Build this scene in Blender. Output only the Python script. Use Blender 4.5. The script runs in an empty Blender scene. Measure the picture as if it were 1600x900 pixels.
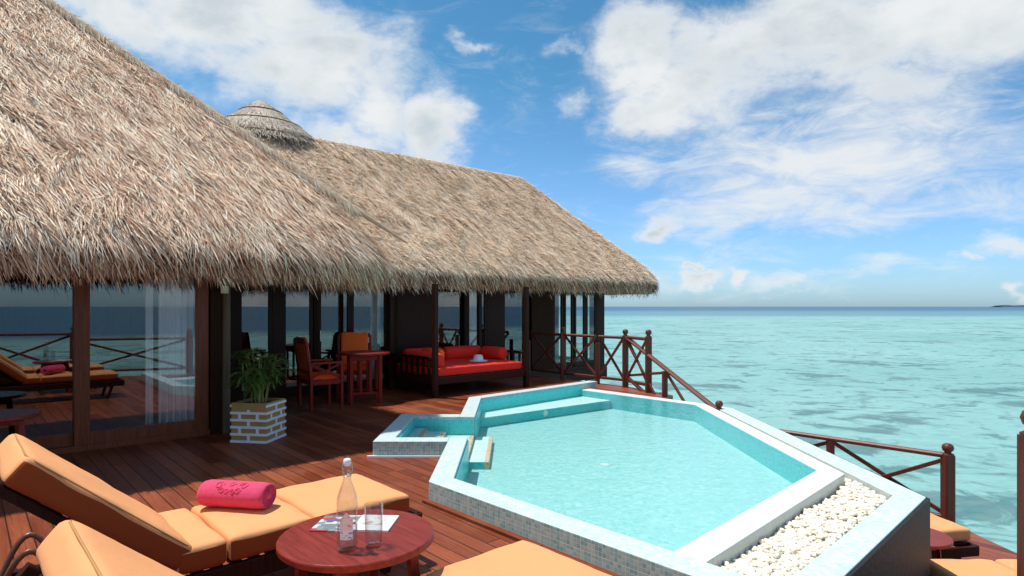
import bpy, bmesh, math, random
import numpy as np
from mathutils import Vector, Matrix, noise
random.seed(7); rng = np.random.default_rng(11)
sc = bpy.context.scene
R = math.radians
# ------------------------------------------------------------------ camera
cam = bpy.data.objects.new('camera', bpy.data.cameras.new('camera')); sc.collection.objects.link(cam)
CH = 1.5
cam.location = (0, 0, CH); cam.rotation_euler = (R(90), 0, 0)
cam.data.sensor_width = 36; cam.data.lens = 957/1600*36; cam.data.shift_y = 29/1600
cam.data.clip_start = .05; cam.data.clip_end = 30000
sc.camera = cam
# ------------------------------------------------------------------ light
SHX, SHY = .34, -.12                      # shadow of a 1 m stick on the deck
sun_dir = Vector((-SHX, -SHY, 1)).normalized()
elev = math.asin(sun_dir.z); azim = math.atan2(sun_dir.x, sun_dir.y)
sl = bpy.data.lights.new('sun', 'SUN'); sl.energy = 4.8; sl.angle = R(.53); sl.color = (1, .955, .88)
so = bpy.data.objects.new('sun', sl); sc.collection.objects.link(so)
so.rotation_euler = sun_dir.to_track_quat('Z', 'Y').to_euler(); so.location = (0, 0, 30)
sc.view_settings.view_transform = 'Standard'; sc.view_settings.look = 'None'
sc.view_settings.exposure = 0.0; sc.view_settings.gamma = 1; sc.view_settings.use_curve_mapping = False
sc.cycles.max_bounces = 8; sc.cycles.transparent_max_bounces = 32
SKY_K = .105; CLOUD_K = .92

class NT:
    """tiny helper for node trees"""
    def __init__(s, nt): s.t = nt; s.n = nt.nodes; s.l = nt.links
    def node(s, typ, **kw):
        nd = s.n.new(typ)
        for k, v in kw.items():
            if k.startswith('i_'): s.set(nd.inputs[int(k[2:])], v)
            elif k.startswith('n_'): s.set(nd.inputs[k[2:].replace('_', ' ')], v)
            else: setattr(nd, k, v)
        return nd
    def set(s, sock, v):
        if isinstance(v, bpy.types.NodeSocket): s.l.new(v, sock)
        else: sock.default_value = v
    def m(s, op, a, b=None, c=None, clamp=False):
        nd = s.n.new('ShaderNodeMath'); nd.operation = op; nd.use_clamp = clamp
        s.set(nd.inputs[0], a)
        if b is not None: s.set(nd.inputs[1], b)
        if c is not None: s.set(nd.inputs[2], c)
        return nd.outputs[0]
    def vm(s, op, a, b=None, out=0):
        nd = s.n.new('ShaderNodeVectorMath'); nd.operation = op
        s.set(nd.inputs[0], a)
        if b is not None: s.set(nd.inputs[1], b)
        return nd.outputs[out]
    def mix(s, f, a, b, blend='MIX'):
        nd = s.n.new('ShaderNodeMix'); nd.data_type = 'RGBA'; nd.blend_type = blend
        s.set(nd.inputs[0], f); s.set(nd.inputs[6], a if not isinstance(a, tuple) else (*a[:3], 1)); s.set(nd.inputs[7], b if not isinstance(b, tuple) else (*b[:3], 1))
        return nd.outputs[2]
    def ramp(s, f, stops, interp='LINEAR'):
        nd = s.n.new('ShaderNodeValToRGB'); s.set(nd.inputs[0], f); cr = nd.color_ramp; cr.interpolation = interp
        while len(cr.elements) < len(stops): cr.elements.new(.5)
        for e, (p, c) in zip(cr.elements, stops):
            e.position = p; e.color = (*c, 1) if isinstance(c, tuple) else (c, c, c, 1)
        return nd.outputs[0]
    def smooth(s, v, a, b):
        nd = s.n.new('ShaderNodeMapRange'); nd.interpolation_type = 'SMOOTHSTEP'
        s.set(nd.inputs[0], v); s.set(nd.inputs[1], a); s.set(nd.inputs[2], b)
        return nd.outputs[0]
    def noise(s, vec, scale, detail=4, rough=.55, dist=0.):
        nd = s.n.new('ShaderNodeTexNoise'); s.set(nd.inputs['Vector'], vec)
        nd.inputs['Scale'].default_value = scale; nd.inputs['Detail'].default_value = detail
        nd.inputs['Roughness'].default_value = rough; nd.inputs['Distortion'].default_value = dist
        return nd.outputs[0]
    def comb(s, x, y, z=0.):
        nd = s.n.new('ShaderNodeCombineXYZ'); s.set(nd.inputs[0], x); s.set(nd.inputs[1], y); s.set(nd.inputs[2], z)
        return nd.outputs[0]
    def sep(s, v):
        nd = s.n.new('ShaderNodeSeparateXYZ'); s.set(nd.inputs[0], v); return nd.outputs

# ------------------------------------------------------------------ sky with clouds
w = bpy.data.worlds.new('World'); sc.world = w; w.use_nodes = True
W = NT(w.node_tree); W.n.clear()
out = W.node('ShaderNodeOutputWorld')
sky = W.node('ShaderNodeTexSky', sky_type='NISHITA'); sky.sun_disc = False
sky.sun_elevation = elev; sky.sun_rotation = azim
sky.air_density = 1.0; sky.dust_density = .6; sky.ozone_density = 2.2
tc = W.node('ShaderNodeTexCoord'); d = tc.outputs['Generated']
dx, dy, dz = W.sep(d)
az = W.m('ARCTAN2', dx, dy)
hyp = W.m('SQRT', W.m('ADD', W.m('MULTIPLY', dx, dx), W.m('MULTIPLY', dy, dy)))
el = W.m('ARCTAN2', dz, hyp)
uv = W.comb(az, el, 0.)
def ae(px, py):
    x = (px-800)/957; z = (479-py)/957
    return math.atan2(x, 1), math.atan2(z, math.hypot(x, 1))
# billow coordinates: stretched so distant clouds flatten
nv = W.comb(W.m('MULTIPLY', az, 1.0), W.m('MULTIPLY', el, 1.6), 3.7)
warp = W.node('ShaderNodeTexNoise'); W.set(warp.inputs['Vector'], nv); warp.inputs['Scale'].default_value = 5.; warp.inputs['Detail'].default_value = 6; warp.inputs['Roughness'].default_value = .6
wv = W.vm('MULTIPLY', W.vm('SUBTRACT', warp.outputs['Color'], (.5, .5, .5)), (.22, .16, 0))
uvw = W.vm('ADD', uv, wv)
def blobs(lst, vec):
    acc = None
    for (px, py, rx, ry, wt) in lst:
        a0, e0 = ae(px, py)
        a1, _ = ae(px+rx, py); am, _ = ae(px-rx, py); _, e1 = ae(px, py-ry); _, em = ae(px, py+ry)
        ra = (a1-am)/2; re = (e1-em)/2
        q = W.vm('MULTIPLY', W.vm('SUBTRACT', vec, (a0, e0, 0)), (1/ra, 1/re, 0))
        ln = W.vm('LENGTH', q, out=1)
        v = W.node('ShaderNodeMapRange'); v.interpolation_type = 'SMOOTHSTEP'
        W.set(v.inputs[0], ln); v.inputs[1].default_value = 1.55; v.inputs[2].default_value = .0
        v.inputs[3].default_value = 0; v.inputs[4].default_value = wt
        acc = v.outputs[0] if acc is None else W.m('MAXIMUM', acc, v.outputs[0])
    return acc
thick = [(350, 20, 270, 90, 1.), (490, 95, 150, 95, 1.), (600, 175, 90, 75, .95), (690, 200, 62, 70, 1.05), (620, 130, 80, 90, .9), (540, 215, 110, 50, .8), (180, 10, 130, 60, 1.),
         (1010, 85, 90, 90, 1.), (1150, 75, 170, 85, 1.05), (1050, 165, 85, 50, .95), (985, 170, 65, 45, .9), (1290, 45, 220, 95, 1.1), (1480, 40, 280, 110, 1.1), (1120, 130, 190, 80, .9),
         (1540, 235, 85, 50, .62), (1010, 342, 42, 26, .8), (1075, 440, 42, 16, .8), (1075, 414, 20, 9, .8), (1150, 438, 24, 16, .75), (1570, 392, 60, 18, .62),
         (880, 70, 42, 20, .52), (735, 70, 30, 14, .5), (890, 165, 30, 26, .52), (1510, 408, 24, 9, .6), (1588, 440, 20, 12, .6), (300, 150, 30, 30, .55)]
thin = [(1300, 250, 300, 95, .9), (1180, 320, 240, 50, .8), (1420, 170, 180, 60, .85), (1350, 345, 260, 40, .6), (1000, 250, 70, 30, .5), (1250, 440, 90, 14, .6), (1130, 360, 60, 30, .6), (1400, 425, 80, 10, .4), (1090, 425, 120, 34, .5)]
den = blobs(thick, uvw)
n1 = W.noise(nv, 9., 8, .62, .3); n2 = W.noise(nv, 3.2, 5, .55)
# clouds elsewhere on the dome (behind the camera)
back = W.smooth(W.m('MULTIPLY', dy, -1.), -.35, .1)
gen = W.m('MULTIPLY', W.m('MULTIPLY', W.smooth(n2, .45, .62), back), .75)
den = W.m('MAXIMUM', den, gen)
dens = W.m('ADD', den, W.m('MULTIPLY', W.m('SUBTRACT', n1, .5), W.m('MULTIPLY_ADD', W.smooth(den, .0, .25), 1.3, .25)))
cov = W.m('POWER', W.smooth(dens, .02, .92), 1.0)
sv = W.comb(W.m('MULTIPLY', az, 1.), W.m('MULTIPLY', el, 3.2), 9.)
n3 = W.noise(sv, 8., 8, .68, .8)
tn = W.m('MULTIPLY', W.smooth(W.m('ADD', blobs(thin, uvw), W.m('MULTIPLY', W.m('SUBTRACT', n3, .5), 1.6)), .0, 1.0), .93)
allc = W.m('MAXIMUM', cov, tn)
# self shading of the cloud masses: thick cores grey, edges bright
n4 = W.noise(W.comb(az, W.m('MULTIPLY', W.m('ADD', el, .03), 1.5), 1.2), 6., 6, .55)
sh = W.m('MULTIPLY', W.smooth(n4, .34, .64), W.smooth(dens, .5, 1.15))
ccol = W.mix(sh, (.92, .95, .965), (.60, .69, .75))
grad = W.ramp(W.m('DIVIDE', el, 1.2, clamp=True), [(0., (.42, .63, .93)), (.155, (.42, .61, .76)), (.30, (.27, .555, .62)), (.6, (.23, .51, .60))])
skyt = W.mix(1., sky.outputs[0], W.vm('MULTIPLY', grad, (2., 2., 2.)), 'MULTIPLY')
bg1 = W.node('ShaderNodeBackground'); W.set(bg1.inputs[0], skyt); bg1.inputs[1].default_value = SKY_K
bg2 = W.node('ShaderNodeBackground'); W.set(bg2.inputs[0], ccol); bg2.inputs[1].default_value = CLOUD_K
ms = W.node('ShaderNodeMixShader'); W.set(ms.inputs[0], allc); W.l.new(bg1.outputs[0], ms.inputs[1]); W.l.new(bg2.outputs[0], ms.inputs[2])
W.l.new(ms.outputs[0], out.inputs[0])

# ------------------------------------------------------------------ materials
MATS = {}
def newmat(name):
    m = bpy.data.materials.new(name); m.use_nodes = True; t = NT(m.node_tree)
    b = t.n['Principled BSDF']; MATS[name] = m
    return m, t, b
def pmat(name, col, rough=.6, var=.12, scale=6., bump=0., bscale=40., metal=0., spec=.5, sheen=0., detail=4):
    m, t, b = newmat(name)
    g = t.node('ShaderNodeNewGeometry').outputs['Position']
    tcd = t.node('ShaderNodeTexCoord').outputs['Object']
    n = t.noise(tcd, scale, detail)
    f = t.m('MULTIPLY_ADD', n, 2*var, 1-var)
    c = t.mix(1., col, t.comb(f, f, f), 'MULTIPLY')
    t.set(b.inputs['Base Color'], c); b.inputs['Roughness'].default_value = rough; b.inputs['Metallic'].default_value = metal
    b.inputs['Specular IOR Level'].default_value = spec
    if sheen: b.inputs['Sheen Weight'].default_value = sheen
    if bump:
        bn = t.node('ShaderNodeBump'); bn.inputs['Strength'].default_value = bump; bn.inputs['Distance'].default_value = .01
        t.set(bn.inputs['Height'], t.noise(tcd, bscale, 3)); t.l.new(bn.outputs[0], b.inputs['Normal'])
    return m
def woodmat(name, col, dark, rough=.45, scale=3., along='Z', spec=.4):
    m, t, b = newmat(name)
    tcd = t.node('ShaderNodeTexCoord').outputs['Object']
    st = {'Z': (18, 18, 1.2), 'X': (1.2, 18, 18), 'Y': (18, 1.2, 18)}[along]
    v = t.vm('MULTIPLY', tcd, st)
    n = t.noise(v, scale, 5, .6, .6); n2 = t.noise(tcd, 2.5, 3)
    c = t.mix(t.smooth(n, .3, .72), dark, col)
    c = t.mix(t.m('MULTIPLY', n2, .5), c, tuple(x*.6 for x in col))
    t.set(b.inputs['Base Color'], c)
    t.set(b.inputs['Roughness'], t.m('MULTIPLY_ADD', n, .25, rough-.1)); b.inputs['Specular IOR Level'].default_value = spec
    bn = t.node('ShaderNodeBump'); bn.inputs['Strength'].default_value = .25; bn.inputs['Distance'].default_value = .004
    t.set(bn.inputs['Height'], n); t.l.new(bn.outputs[0], b.inputs['Normal'])
    return m
AX, AY = .743, .669          # a: along the facades ; n = (AY,-AX): outwards
def deckmat():
    m, t, b = newmat('deck_boards')
    p = t.node('ShaderNodeNewGeometry').outputs['Position']
    x, y, z = t.sep(p)
    u = t.m('DIVIDE', t.m('ADD', t.m('MULTIPLY', x, AX), t.m('MULTIPLY', y, AY)), .118)
    v = t.m('ADD', t.m('MULTIPLY', x, -AY), t.m('MULTIPLY', y, AX))
    iu = t.m('FLOOR', u); fu = t.m('FRACT', u)
    wn = t.node('ShaderNodeTexWhiteNoise', noise_dimensions='1D'); t.set(wn.inputs['W'], iu)
    r1 = wn.outputs['Value']
    vj = t.m('DIVIDE', t.m('ADD', v, t.m('MULTIPLY', r1, 7.)), 2.6)
    iv = t.m('FLOOR', vj); fv = t.m('FRACT', vj)
    wn2 = t.node('ShaderNodeTexWhiteNoise', noise_dimensions='2D'); t.set(wn2.inputs['Vector'], t.comb(iu, iv))
    r2 = wn2.outputs['Value']
    gap = t.m('MULTIPLY', t.smooth(fu, 0., .055), t.smooth(t.m('SUBTRACT', 1., fu), 0., .055))
    gj = t.smooth(t.m('MINIMUM', fv, t.m('SUBTRACT', 1., fv)), 0., .0022)
    gap = t.m('MULTIPLY', gap, gj)
    gv = t.comb(t.m('MULTIPLY', u, 5.), t.m('MULTIPLY', v, .9), t.m('MULTIPLY', r2, 20.))
    gr = t.noise(gv, 1.6, 6, .65, 1.2)
    c = t.ramp(gr, [(.25, (.14, .030, .012)), (.5, (.25, .060, .024)), (.75, (.345, .098, .042))])
    c = t.mix(r2, t.mix(1., c, (1.18, 1.2, 1.2), 'MULTIPLY'), t.mix(1., c, (.55, .45, .42), 'MULTIPLY'))
    sc_ = t.noise(t.comb(t.m('MULTIPLY', u, 2.2), t.m('MULTIPLY', v, 5.), 3.), 1.1, 6, .7)
    c = t.mix(t.m('MULTIPLY', t.smooth(sc_, .55, .72), .4), c, (.44, .15, .07))
    wear = t.smooth(t.noise(p, 1.1, 5, .6), .45, .75)
    c = t.mix(t.m('MULTIPLY', wear, .35), c, (.40, .14, .065))
    vs_ = t.m('FRACT', t.m('DIVIDE', v, .52)); us_ = t.m('ABSOLUTE', t.m('SUBTRACT', t.m('ABSOLUTE', t.m('SUBTRACT', fu, .5)), .28))
    dd_ = t.vm('LENGTH', t.comb(t.m('MULTIPLY', us_, .118), t.m('MULTIPLY', t.m('SUBTRACT', vs_, .5), .52)), out=1)
    c = t.mix(t.smooth(dd_, .0065, .004), c, (.05, .03, .025))
    c = t.mix(gap, (.012, .006, .004), c)
    t.set(b.inputs['Base Color'], c)
    t.set(b.inputs['Roughness'], t.m('MULTIPLY_ADD', wear, .2, .40)); b.inputs['Specular IOR Level'].default_value = .2
    bn = t.node('ShaderNodeBump'); bn.inputs['Strength'].default_value = .7; bn.inputs['Distance'].default_value = .006
    t.set(bn.inputs['Height'], t.m('ADD', gap, t.m('MULTIPLY', gr, .25))); t.l.new(bn.outputs[0], b.inputs['Normal'])
    return m
def tilemat(name, cols, size=.025, grout=(.6, .62, .58), rough=.25, gw=.08, big=0.):
    m, t, b = newmat(name)
    uvn = t.node('ShaderNodeUVMap'); v = t.vm('DIVIDE', uvn.outputs[0], (size, size, size))
    x, y, z = t.sep(v)
    ix, iy = t.m('FLOOR', x), t.m('FLOOR', y); fx, fy = t.m('FRACT', x), t.m('FRACT', y)
    wn = t.node('ShaderNodeTexWhiteNoise', noise_dimensions='2D'); t.set(wn.inputs['Vector'], t.comb(ix, iy))
    ns = t.noise(uvn.outputs[0], 9., 3)
    f = t.m('ADD', t.m('MULTIPLY', wn.outputs['Value'], .75), t.m('MULTIPLY', ns, .3))
    n = len(cols)
    c = t.ramp(f, [((i+.5)/n, cc) for i, cc in enumerate(cols)])
    e = t.m('MINIMUM', t.m('MINIMUM', fx, t.m('SUBTRACT', 1., fx)), t.m('MINIMUM', fy, t.m('SUBTRACT', 1., fy)))
    g = t.smooth(e, gw*.4, gw)
    if big:
        bx = t.m('FRACT', t.m('DIVIDE', x, big)); by = t.m('FRACT', t.m('DIVIDE', y, big))
        eb = t.m('MINIMUM', t.m('MINIMUM', bx, t.m('SUBTRACT', 1., bx)), t.m('MINIMUM', by, t.m('SUBTRACT', 1., by)))
        g = t.m('MULTIPLY', g, t.smooth(eb, .02, .045))
    c = t.mix(g, grout, c)
    t.set(b.inputs['Base Color'], c); t.set(b.inputs['Roughness'], t.m('MULTIPLY_ADD', g, rough-.7, .7))
    bn = t.node('ShaderNodeBump'); bn.inputs['Strength'].default_value = .4; bn.inputs['Distance'].default_value = .002
    t.set(bn.inputs['Height'], g); t.l.new(bn.outputs[0], b.inputs['Normal'])
    return m
def seamat():
    m, t, b = newmat('sea_water'); t.n.remove(b)
    p = t.node('ShaderNodeNewGeometry').outputs['Position']
    x, y, z = t.sep(p)
    pw = t.vm('ADD', p, t.vm('MULTIPLY', t.vm('SUBTRACT', t.node('ShaderNodeTexNoise', n_Vector=p, n_Scale=.35, n_Detail=3.).outputs['Color'], (.5, .5, .5)), (3, 3, 0)))
    st = t.vm('MULTIPLY', pw, (1., 1.25, 1.))
    big = t.noise(st, .16, 6, .62, .4); med = t.noise(st, .55, 5, .65, .3)
    hug = t.noise(p, .018, 3)
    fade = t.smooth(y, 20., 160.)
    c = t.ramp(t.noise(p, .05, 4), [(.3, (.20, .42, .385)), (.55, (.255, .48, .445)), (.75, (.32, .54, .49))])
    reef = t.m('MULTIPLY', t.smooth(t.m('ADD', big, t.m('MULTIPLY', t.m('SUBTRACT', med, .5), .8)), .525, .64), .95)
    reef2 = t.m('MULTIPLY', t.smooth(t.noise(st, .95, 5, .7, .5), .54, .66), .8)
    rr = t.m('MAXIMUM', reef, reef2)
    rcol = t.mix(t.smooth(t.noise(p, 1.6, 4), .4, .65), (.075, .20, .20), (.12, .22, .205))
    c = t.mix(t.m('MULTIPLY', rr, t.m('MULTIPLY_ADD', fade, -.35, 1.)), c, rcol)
    # wave facets: light and dark streaks painted into the colour, besides the bump below
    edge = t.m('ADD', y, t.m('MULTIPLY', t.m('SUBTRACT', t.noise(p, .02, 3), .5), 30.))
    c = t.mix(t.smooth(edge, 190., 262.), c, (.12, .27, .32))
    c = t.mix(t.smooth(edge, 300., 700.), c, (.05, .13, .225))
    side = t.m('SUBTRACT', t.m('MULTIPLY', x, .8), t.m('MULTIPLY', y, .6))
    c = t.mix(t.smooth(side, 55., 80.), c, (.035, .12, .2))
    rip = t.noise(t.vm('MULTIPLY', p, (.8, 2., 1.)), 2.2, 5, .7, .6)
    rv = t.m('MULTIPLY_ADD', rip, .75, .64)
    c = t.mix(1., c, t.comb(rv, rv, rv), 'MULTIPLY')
    df = t.node('ShaderNodeBsdfDiffuse'); t.set(df.inputs[0], c)
    gl = t.node('ShaderNodeBsdfGlossy'); gl.inputs['Roughness'].default_value = .12
    bn = t.node('ShaderNodeBump'); bn.inputs['Strength'].default_value = .55; bn.inputs['Distance'].default_value = .12
    wv = t.vm('MULTIPLY', p, (1., 2.2, 1.))
    h = t.m('ADD', t.m('MULTIPLY', t.noise(wv, .9, 5, .6, .5), 1.), t.m('MULTIPLY', t.noise(wv, 4.5, 4, .6, .4), .35))
    t.set(bn.inputs['Height'], h)
    t.l.new(bn.outputs[0], gl.inputs['Normal']); 
    bn2 = t.node('ShaderNodeBump'); bn2.inputs['Strength'].default_value = .5; bn2.inputs['Distance'].default_value = .12; t.set(bn2.inputs['Height'], h)
    t.l.new(bn2.outputs[0], df.inputs['Normal'])
    fr = t.node('ShaderNodeFresnel'); fr.inputs[0].default_value = 1.33; t.l.new(bn.outputs[0], fr.inputs['Normal'])
    fac = t.m('MINIMUM', t.m('MULTIPLY', fr.outputs[0], .75), .30)
    mx = t.node('ShaderNodeMixShader'); t.set(mx.inputs[0], fac); t.l.new(df.outputs[0], mx.inputs[1]); t.l.new(gl.outputs[0], mx.inputs[2])
    t.l.new(mx.outputs[0], t.n['Material Output'].inputs[0])
    return m
def watermat(name, tint, scale=7., k=1., bump=.25):
    m, t, b = newmat(name); t.n.remove(b)
    p = t.node('ShaderNodeNewGeometry').outputs['Position']
    tr = t.node('ShaderNodeBsdfTransparent'); tr.inputs[0].default_value = (*tint, 1)
    gl = t.node('ShaderNodeBsdfGlossy'); gl.inputs['Roughness'].default_value = .03
    bn = t.node('ShaderNodeBump'); bn.inputs['Strength'].default_value = bump; bn.inputs['Distance'].default_value = .03
    t.set(bn.inputs['Height'], t.noise(p, scale, 4, .6, .8)); t.l.new(bn.outputs[0], gl.inputs['Normal'])
    fr = t.node('ShaderNodeFresnel'); fr.inputs[0].default_value = 1.33; t.l.new(bn.outputs[0], fr.inputs['Normal'])
    mx = t.node('ShaderNodeMixShader'); t.set(mx.inputs[0], t.m('MULTIPLY', fr.outputs[0], k)); t.l.new(tr.outputs[0], mx.inputs[1]); t.l.new(gl.outputs[0], mx.inputs[2])
    t.l.new(mx.outputs[0], t.n['Material Output'].inputs[0])
    return m
def glassmat(name, tint, refl, rough=0.):
    m, t, b = newmat(name); t.n.remove(b)
    tr = t.node('ShaderNodeBsdfTransparent'); tr.inputs[0].default_value = (*tint, 1)
    gl = t.node('ShaderNodeBsdfGlossy'); gl.inputs['Roughness'].default_value = rough
    g = t.node('ShaderNodeNewGeometry')
    ca = t.m('ABSOLUTE', t.vm('DOT_PRODUCT', g.outputs['Normal'], g.outputs['Incoming'], out=1))
    f = t.m('MULTIPLY_ADD', t.m('POWER', t.m('SUBTRACT', 1., ca), 4.), .7*min(1., refl), .05*refl, clamp=True)
    mx = t.node('ShaderNodeMixShader'); t.set(mx.inputs[0], f); t.l.new(tr.outputs[0], mx.inputs[1]); t.l.new(gl.outputs[0], mx.inputs[2])
    t.l.new(mx.outputs[0], t.n['Material Output'].inputs[0])
    return m
def thatchmat(name, stops, rough=.75):
    m, t, b = newmat(name)
    at = t.node('ShaderNodeAttribute'); at.attribute_name = 'tone'
    p = t.node('ShaderNodeNewGeometry').outputs['Position']
    f = t.m('ADD', t.m('MULTIPLY', at.outputs['Fac'], .8), t.m('MULTIPLY', t.noise(p, 1.3, 4, .6), .3))
    f = t.m('MULTIPLY_ADD', t.m('SUBTRACT', f, .52), 1.2, .56)
    c = t.ramp(f, stops); wp = t.smooth(t.noise(p, .8, 5, .65), .48, .72)
    hs = t.node('ShaderNodeHueSaturation'); hs.inputs['Saturation'].default_value = .9; hs.inputs['Value'].default_value = .96; t.set(hs.inputs['Color'], c); t.set(hs.inputs['Fac'], wp)
    dk = t.smooth(t.noise(p, 2.7, 4, .6), .56, .74)
    c = t.mix(t.m('MULTIPLY', dk, .28), hs.outputs[0], (.30, .15, .085))
    t.set(b.inputs['Base Color'], c); b.inputs['Roughness'].default_value = rough; b.inputs['Specular IOR Level'].default_value = .25
    return m

M_deck = deckmat(); M_sea = seamat()
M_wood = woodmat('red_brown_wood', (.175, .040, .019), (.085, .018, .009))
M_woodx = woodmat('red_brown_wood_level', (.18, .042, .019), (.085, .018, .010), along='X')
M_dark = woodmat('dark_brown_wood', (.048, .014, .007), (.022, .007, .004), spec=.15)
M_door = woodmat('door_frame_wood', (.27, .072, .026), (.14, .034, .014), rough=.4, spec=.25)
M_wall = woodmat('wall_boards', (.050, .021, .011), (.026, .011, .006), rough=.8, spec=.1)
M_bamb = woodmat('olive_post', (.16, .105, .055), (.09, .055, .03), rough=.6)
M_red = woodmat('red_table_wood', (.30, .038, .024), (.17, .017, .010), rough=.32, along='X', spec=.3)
M_dine = woodmat('red_dining_wood', (.34, .030, .015), (.19, .014, .008), rough=.4, spec=.2)
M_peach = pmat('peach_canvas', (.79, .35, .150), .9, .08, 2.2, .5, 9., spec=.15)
M_peach_shade = pmat('peach_canvas_shade', (.33, .062, .016), .9, .08, 3., .25, 500., spec=.15)  # same peach fabric, dark red shade of the cushion sides painted into the colour
M_seam = pmat('seam_cord', (.50, .24, .08), .8)
M_orange = pmat('orange_canvas', (1., .085, .018), .9, .06, 4., .2, 300., spec=.1)
M_orange2 = pmat('bright_orange_canvas', (1., .17, .035), .9, .06, 4., .2, 300., spec=.1)
M_rcush = pmat('red_canvas', (.90, .030, .014), .9, .08, 4., .2, 200.)
M_pink = pmat('pink_towel', (.88, .10, .21), .98, .2, 60., .9, 260., spec=.1)
M_pinkd = pmat('pink_embossing', (.82, .08, .18), .95, .1, 60., .6, 260.)
M_white = pmat('white_paint', (.78, .77, .80), .5, .05)
M_ochre = pmat('ochre_board', (.40, .23, .075), .7, .22, 8.)
M_soil = pmat('soil', (.05, .033, .02), .95, .3, 30., .8, 60.)
M_leaf = pmat('palm_leaf', (.095, .16, .028), .45, .35, 9.)
M_stem = pmat('palm_stem', (.20, .22, .06), .5, .25, 12.)
M_curt = pmat('sheer_curtain', (.9, .9, .9), .9, .06, 3.)
M_inside = pmat('interior_dark', (.05, .035, .028), .8, .2, 2.)
M_cream = pmat('cream_plastic', (.62, .58, .36), .5)
M_metal = pmat('brushed_metal', (.6, .58, .52), .3, .05, metal=1.)
M_pebb = pmat('white_pebble', (.84, .765, .63), .7, .22, 16., .15, 60., spec=.2)
M_gbed = pmat('pebble_bed', (.70, .64, .55), .9, .2, 20.)
M_coping = tilemat('pale_coping_tile', [(.38, .60, .59), (.60, .72, .70), (.50, .68, .67), (.70, .74, .72), (.64, .71, .69)], .03, (.52, .62, .60), .35, .09, 4.)
M_edge = pmat('white_stone_edge', (.78, .76, .735), .4, .04, 5.)
M_tile = tilemat('green_glass_mosaic', [(.14, .33, .31), (.30, .50, .46), (.42, .49, .43), (.18, .40, .40), (.40, .57, .53), (.50, .54, .47)], .027, (.56, .60, .54), .3, .07, 3.)
M_tpale = tilemat('grey_green_mosaic', [(.42, .50, .46), (.50, .56, .52), (.46, .55, .53), (.56, .58, .54)], .024, (.58, .6, .56), .35, .10, 4.)
M_pwall = tilemat('turquoise_wall_mosaic', [(.015, .47, .49), (.07, .58, .59), (.035, .52, .54)], .03, (.11, .56, .57), .3, .10)
M_pfloor = tilemat('turquoise_floor_mosaic', [(.26, .53, .525), (.37, .60, .59), (.31, .57, .56), (.45, .64, .63)], .045, (.40, .61, .60), .5, .10)
M_tread = tilemat('pale_tread_mosaic', [(.72, .84, .80), (.84, .88, .84), (.78, .88, .86)], .024, (.8, .86, .84), .4, .10)
M_nose = tilemat('orange_nosing_mosaic', [(.95, .27, .12), (.95, .40, .22), (.9, .62, .5), (.95, .32, .14)], .03, (.9, .6, .42), .4, .12)
M_slate = pmat('black_slate', (.015, .018, .023), .6, .6, 14., .5, 30., spec=.3)
M_pwater = watermat('pool_water', (.85, .985, .985), 9., .8, .4)
M_glass = glassmat('window_glass', (.93, .94, .94), 2.4)
M_cglass = glassmat('clear_glass', (.93, .95, .95), 1.)
M_paper = pmat('magazine_page', (.80, .78, .76), .4, .05)
M_bag = pmat('black_leather_bag', (.018, .012, .010), .35, .2)
M_leather = pmat('brown_leather_strap', (.16, .045, .018), .35, .2, 8.)
M_ind = pmat('island_green', (.035, .07, .10), .9)
M_conc = pmat('concrete_pile', (.30, .33, .32), .8, .2)
M_tbase = pmat('thatch_base', (.22, .12, .065), .95, .45, 30., 1., 60.)
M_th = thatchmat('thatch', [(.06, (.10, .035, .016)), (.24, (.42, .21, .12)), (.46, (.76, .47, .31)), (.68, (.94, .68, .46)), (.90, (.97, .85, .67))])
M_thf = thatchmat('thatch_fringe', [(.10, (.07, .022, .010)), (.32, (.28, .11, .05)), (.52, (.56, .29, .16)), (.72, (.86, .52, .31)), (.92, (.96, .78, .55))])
M_th2 = thatchmat('thatch_wing', [(.04, (.24, .12, .065)), (.18, (.62, .37, .22)), (.38, (.86, .58, .38)), (.62, (.94, .71, .50)), (.90, (.97, .84, .64))])
M_hip = pmat('pale_straw_binding', (.52, .36, .24), .9, .3, 14., .8, 50., spec=.1)
M_thg = thatchmat('grey_thatch', [(.1, (.16, .12, .09)), (.4, (.36, .29, .22)), (.7, (.54, .45, .36)), (.96, (.7, .62, .5))])

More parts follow.
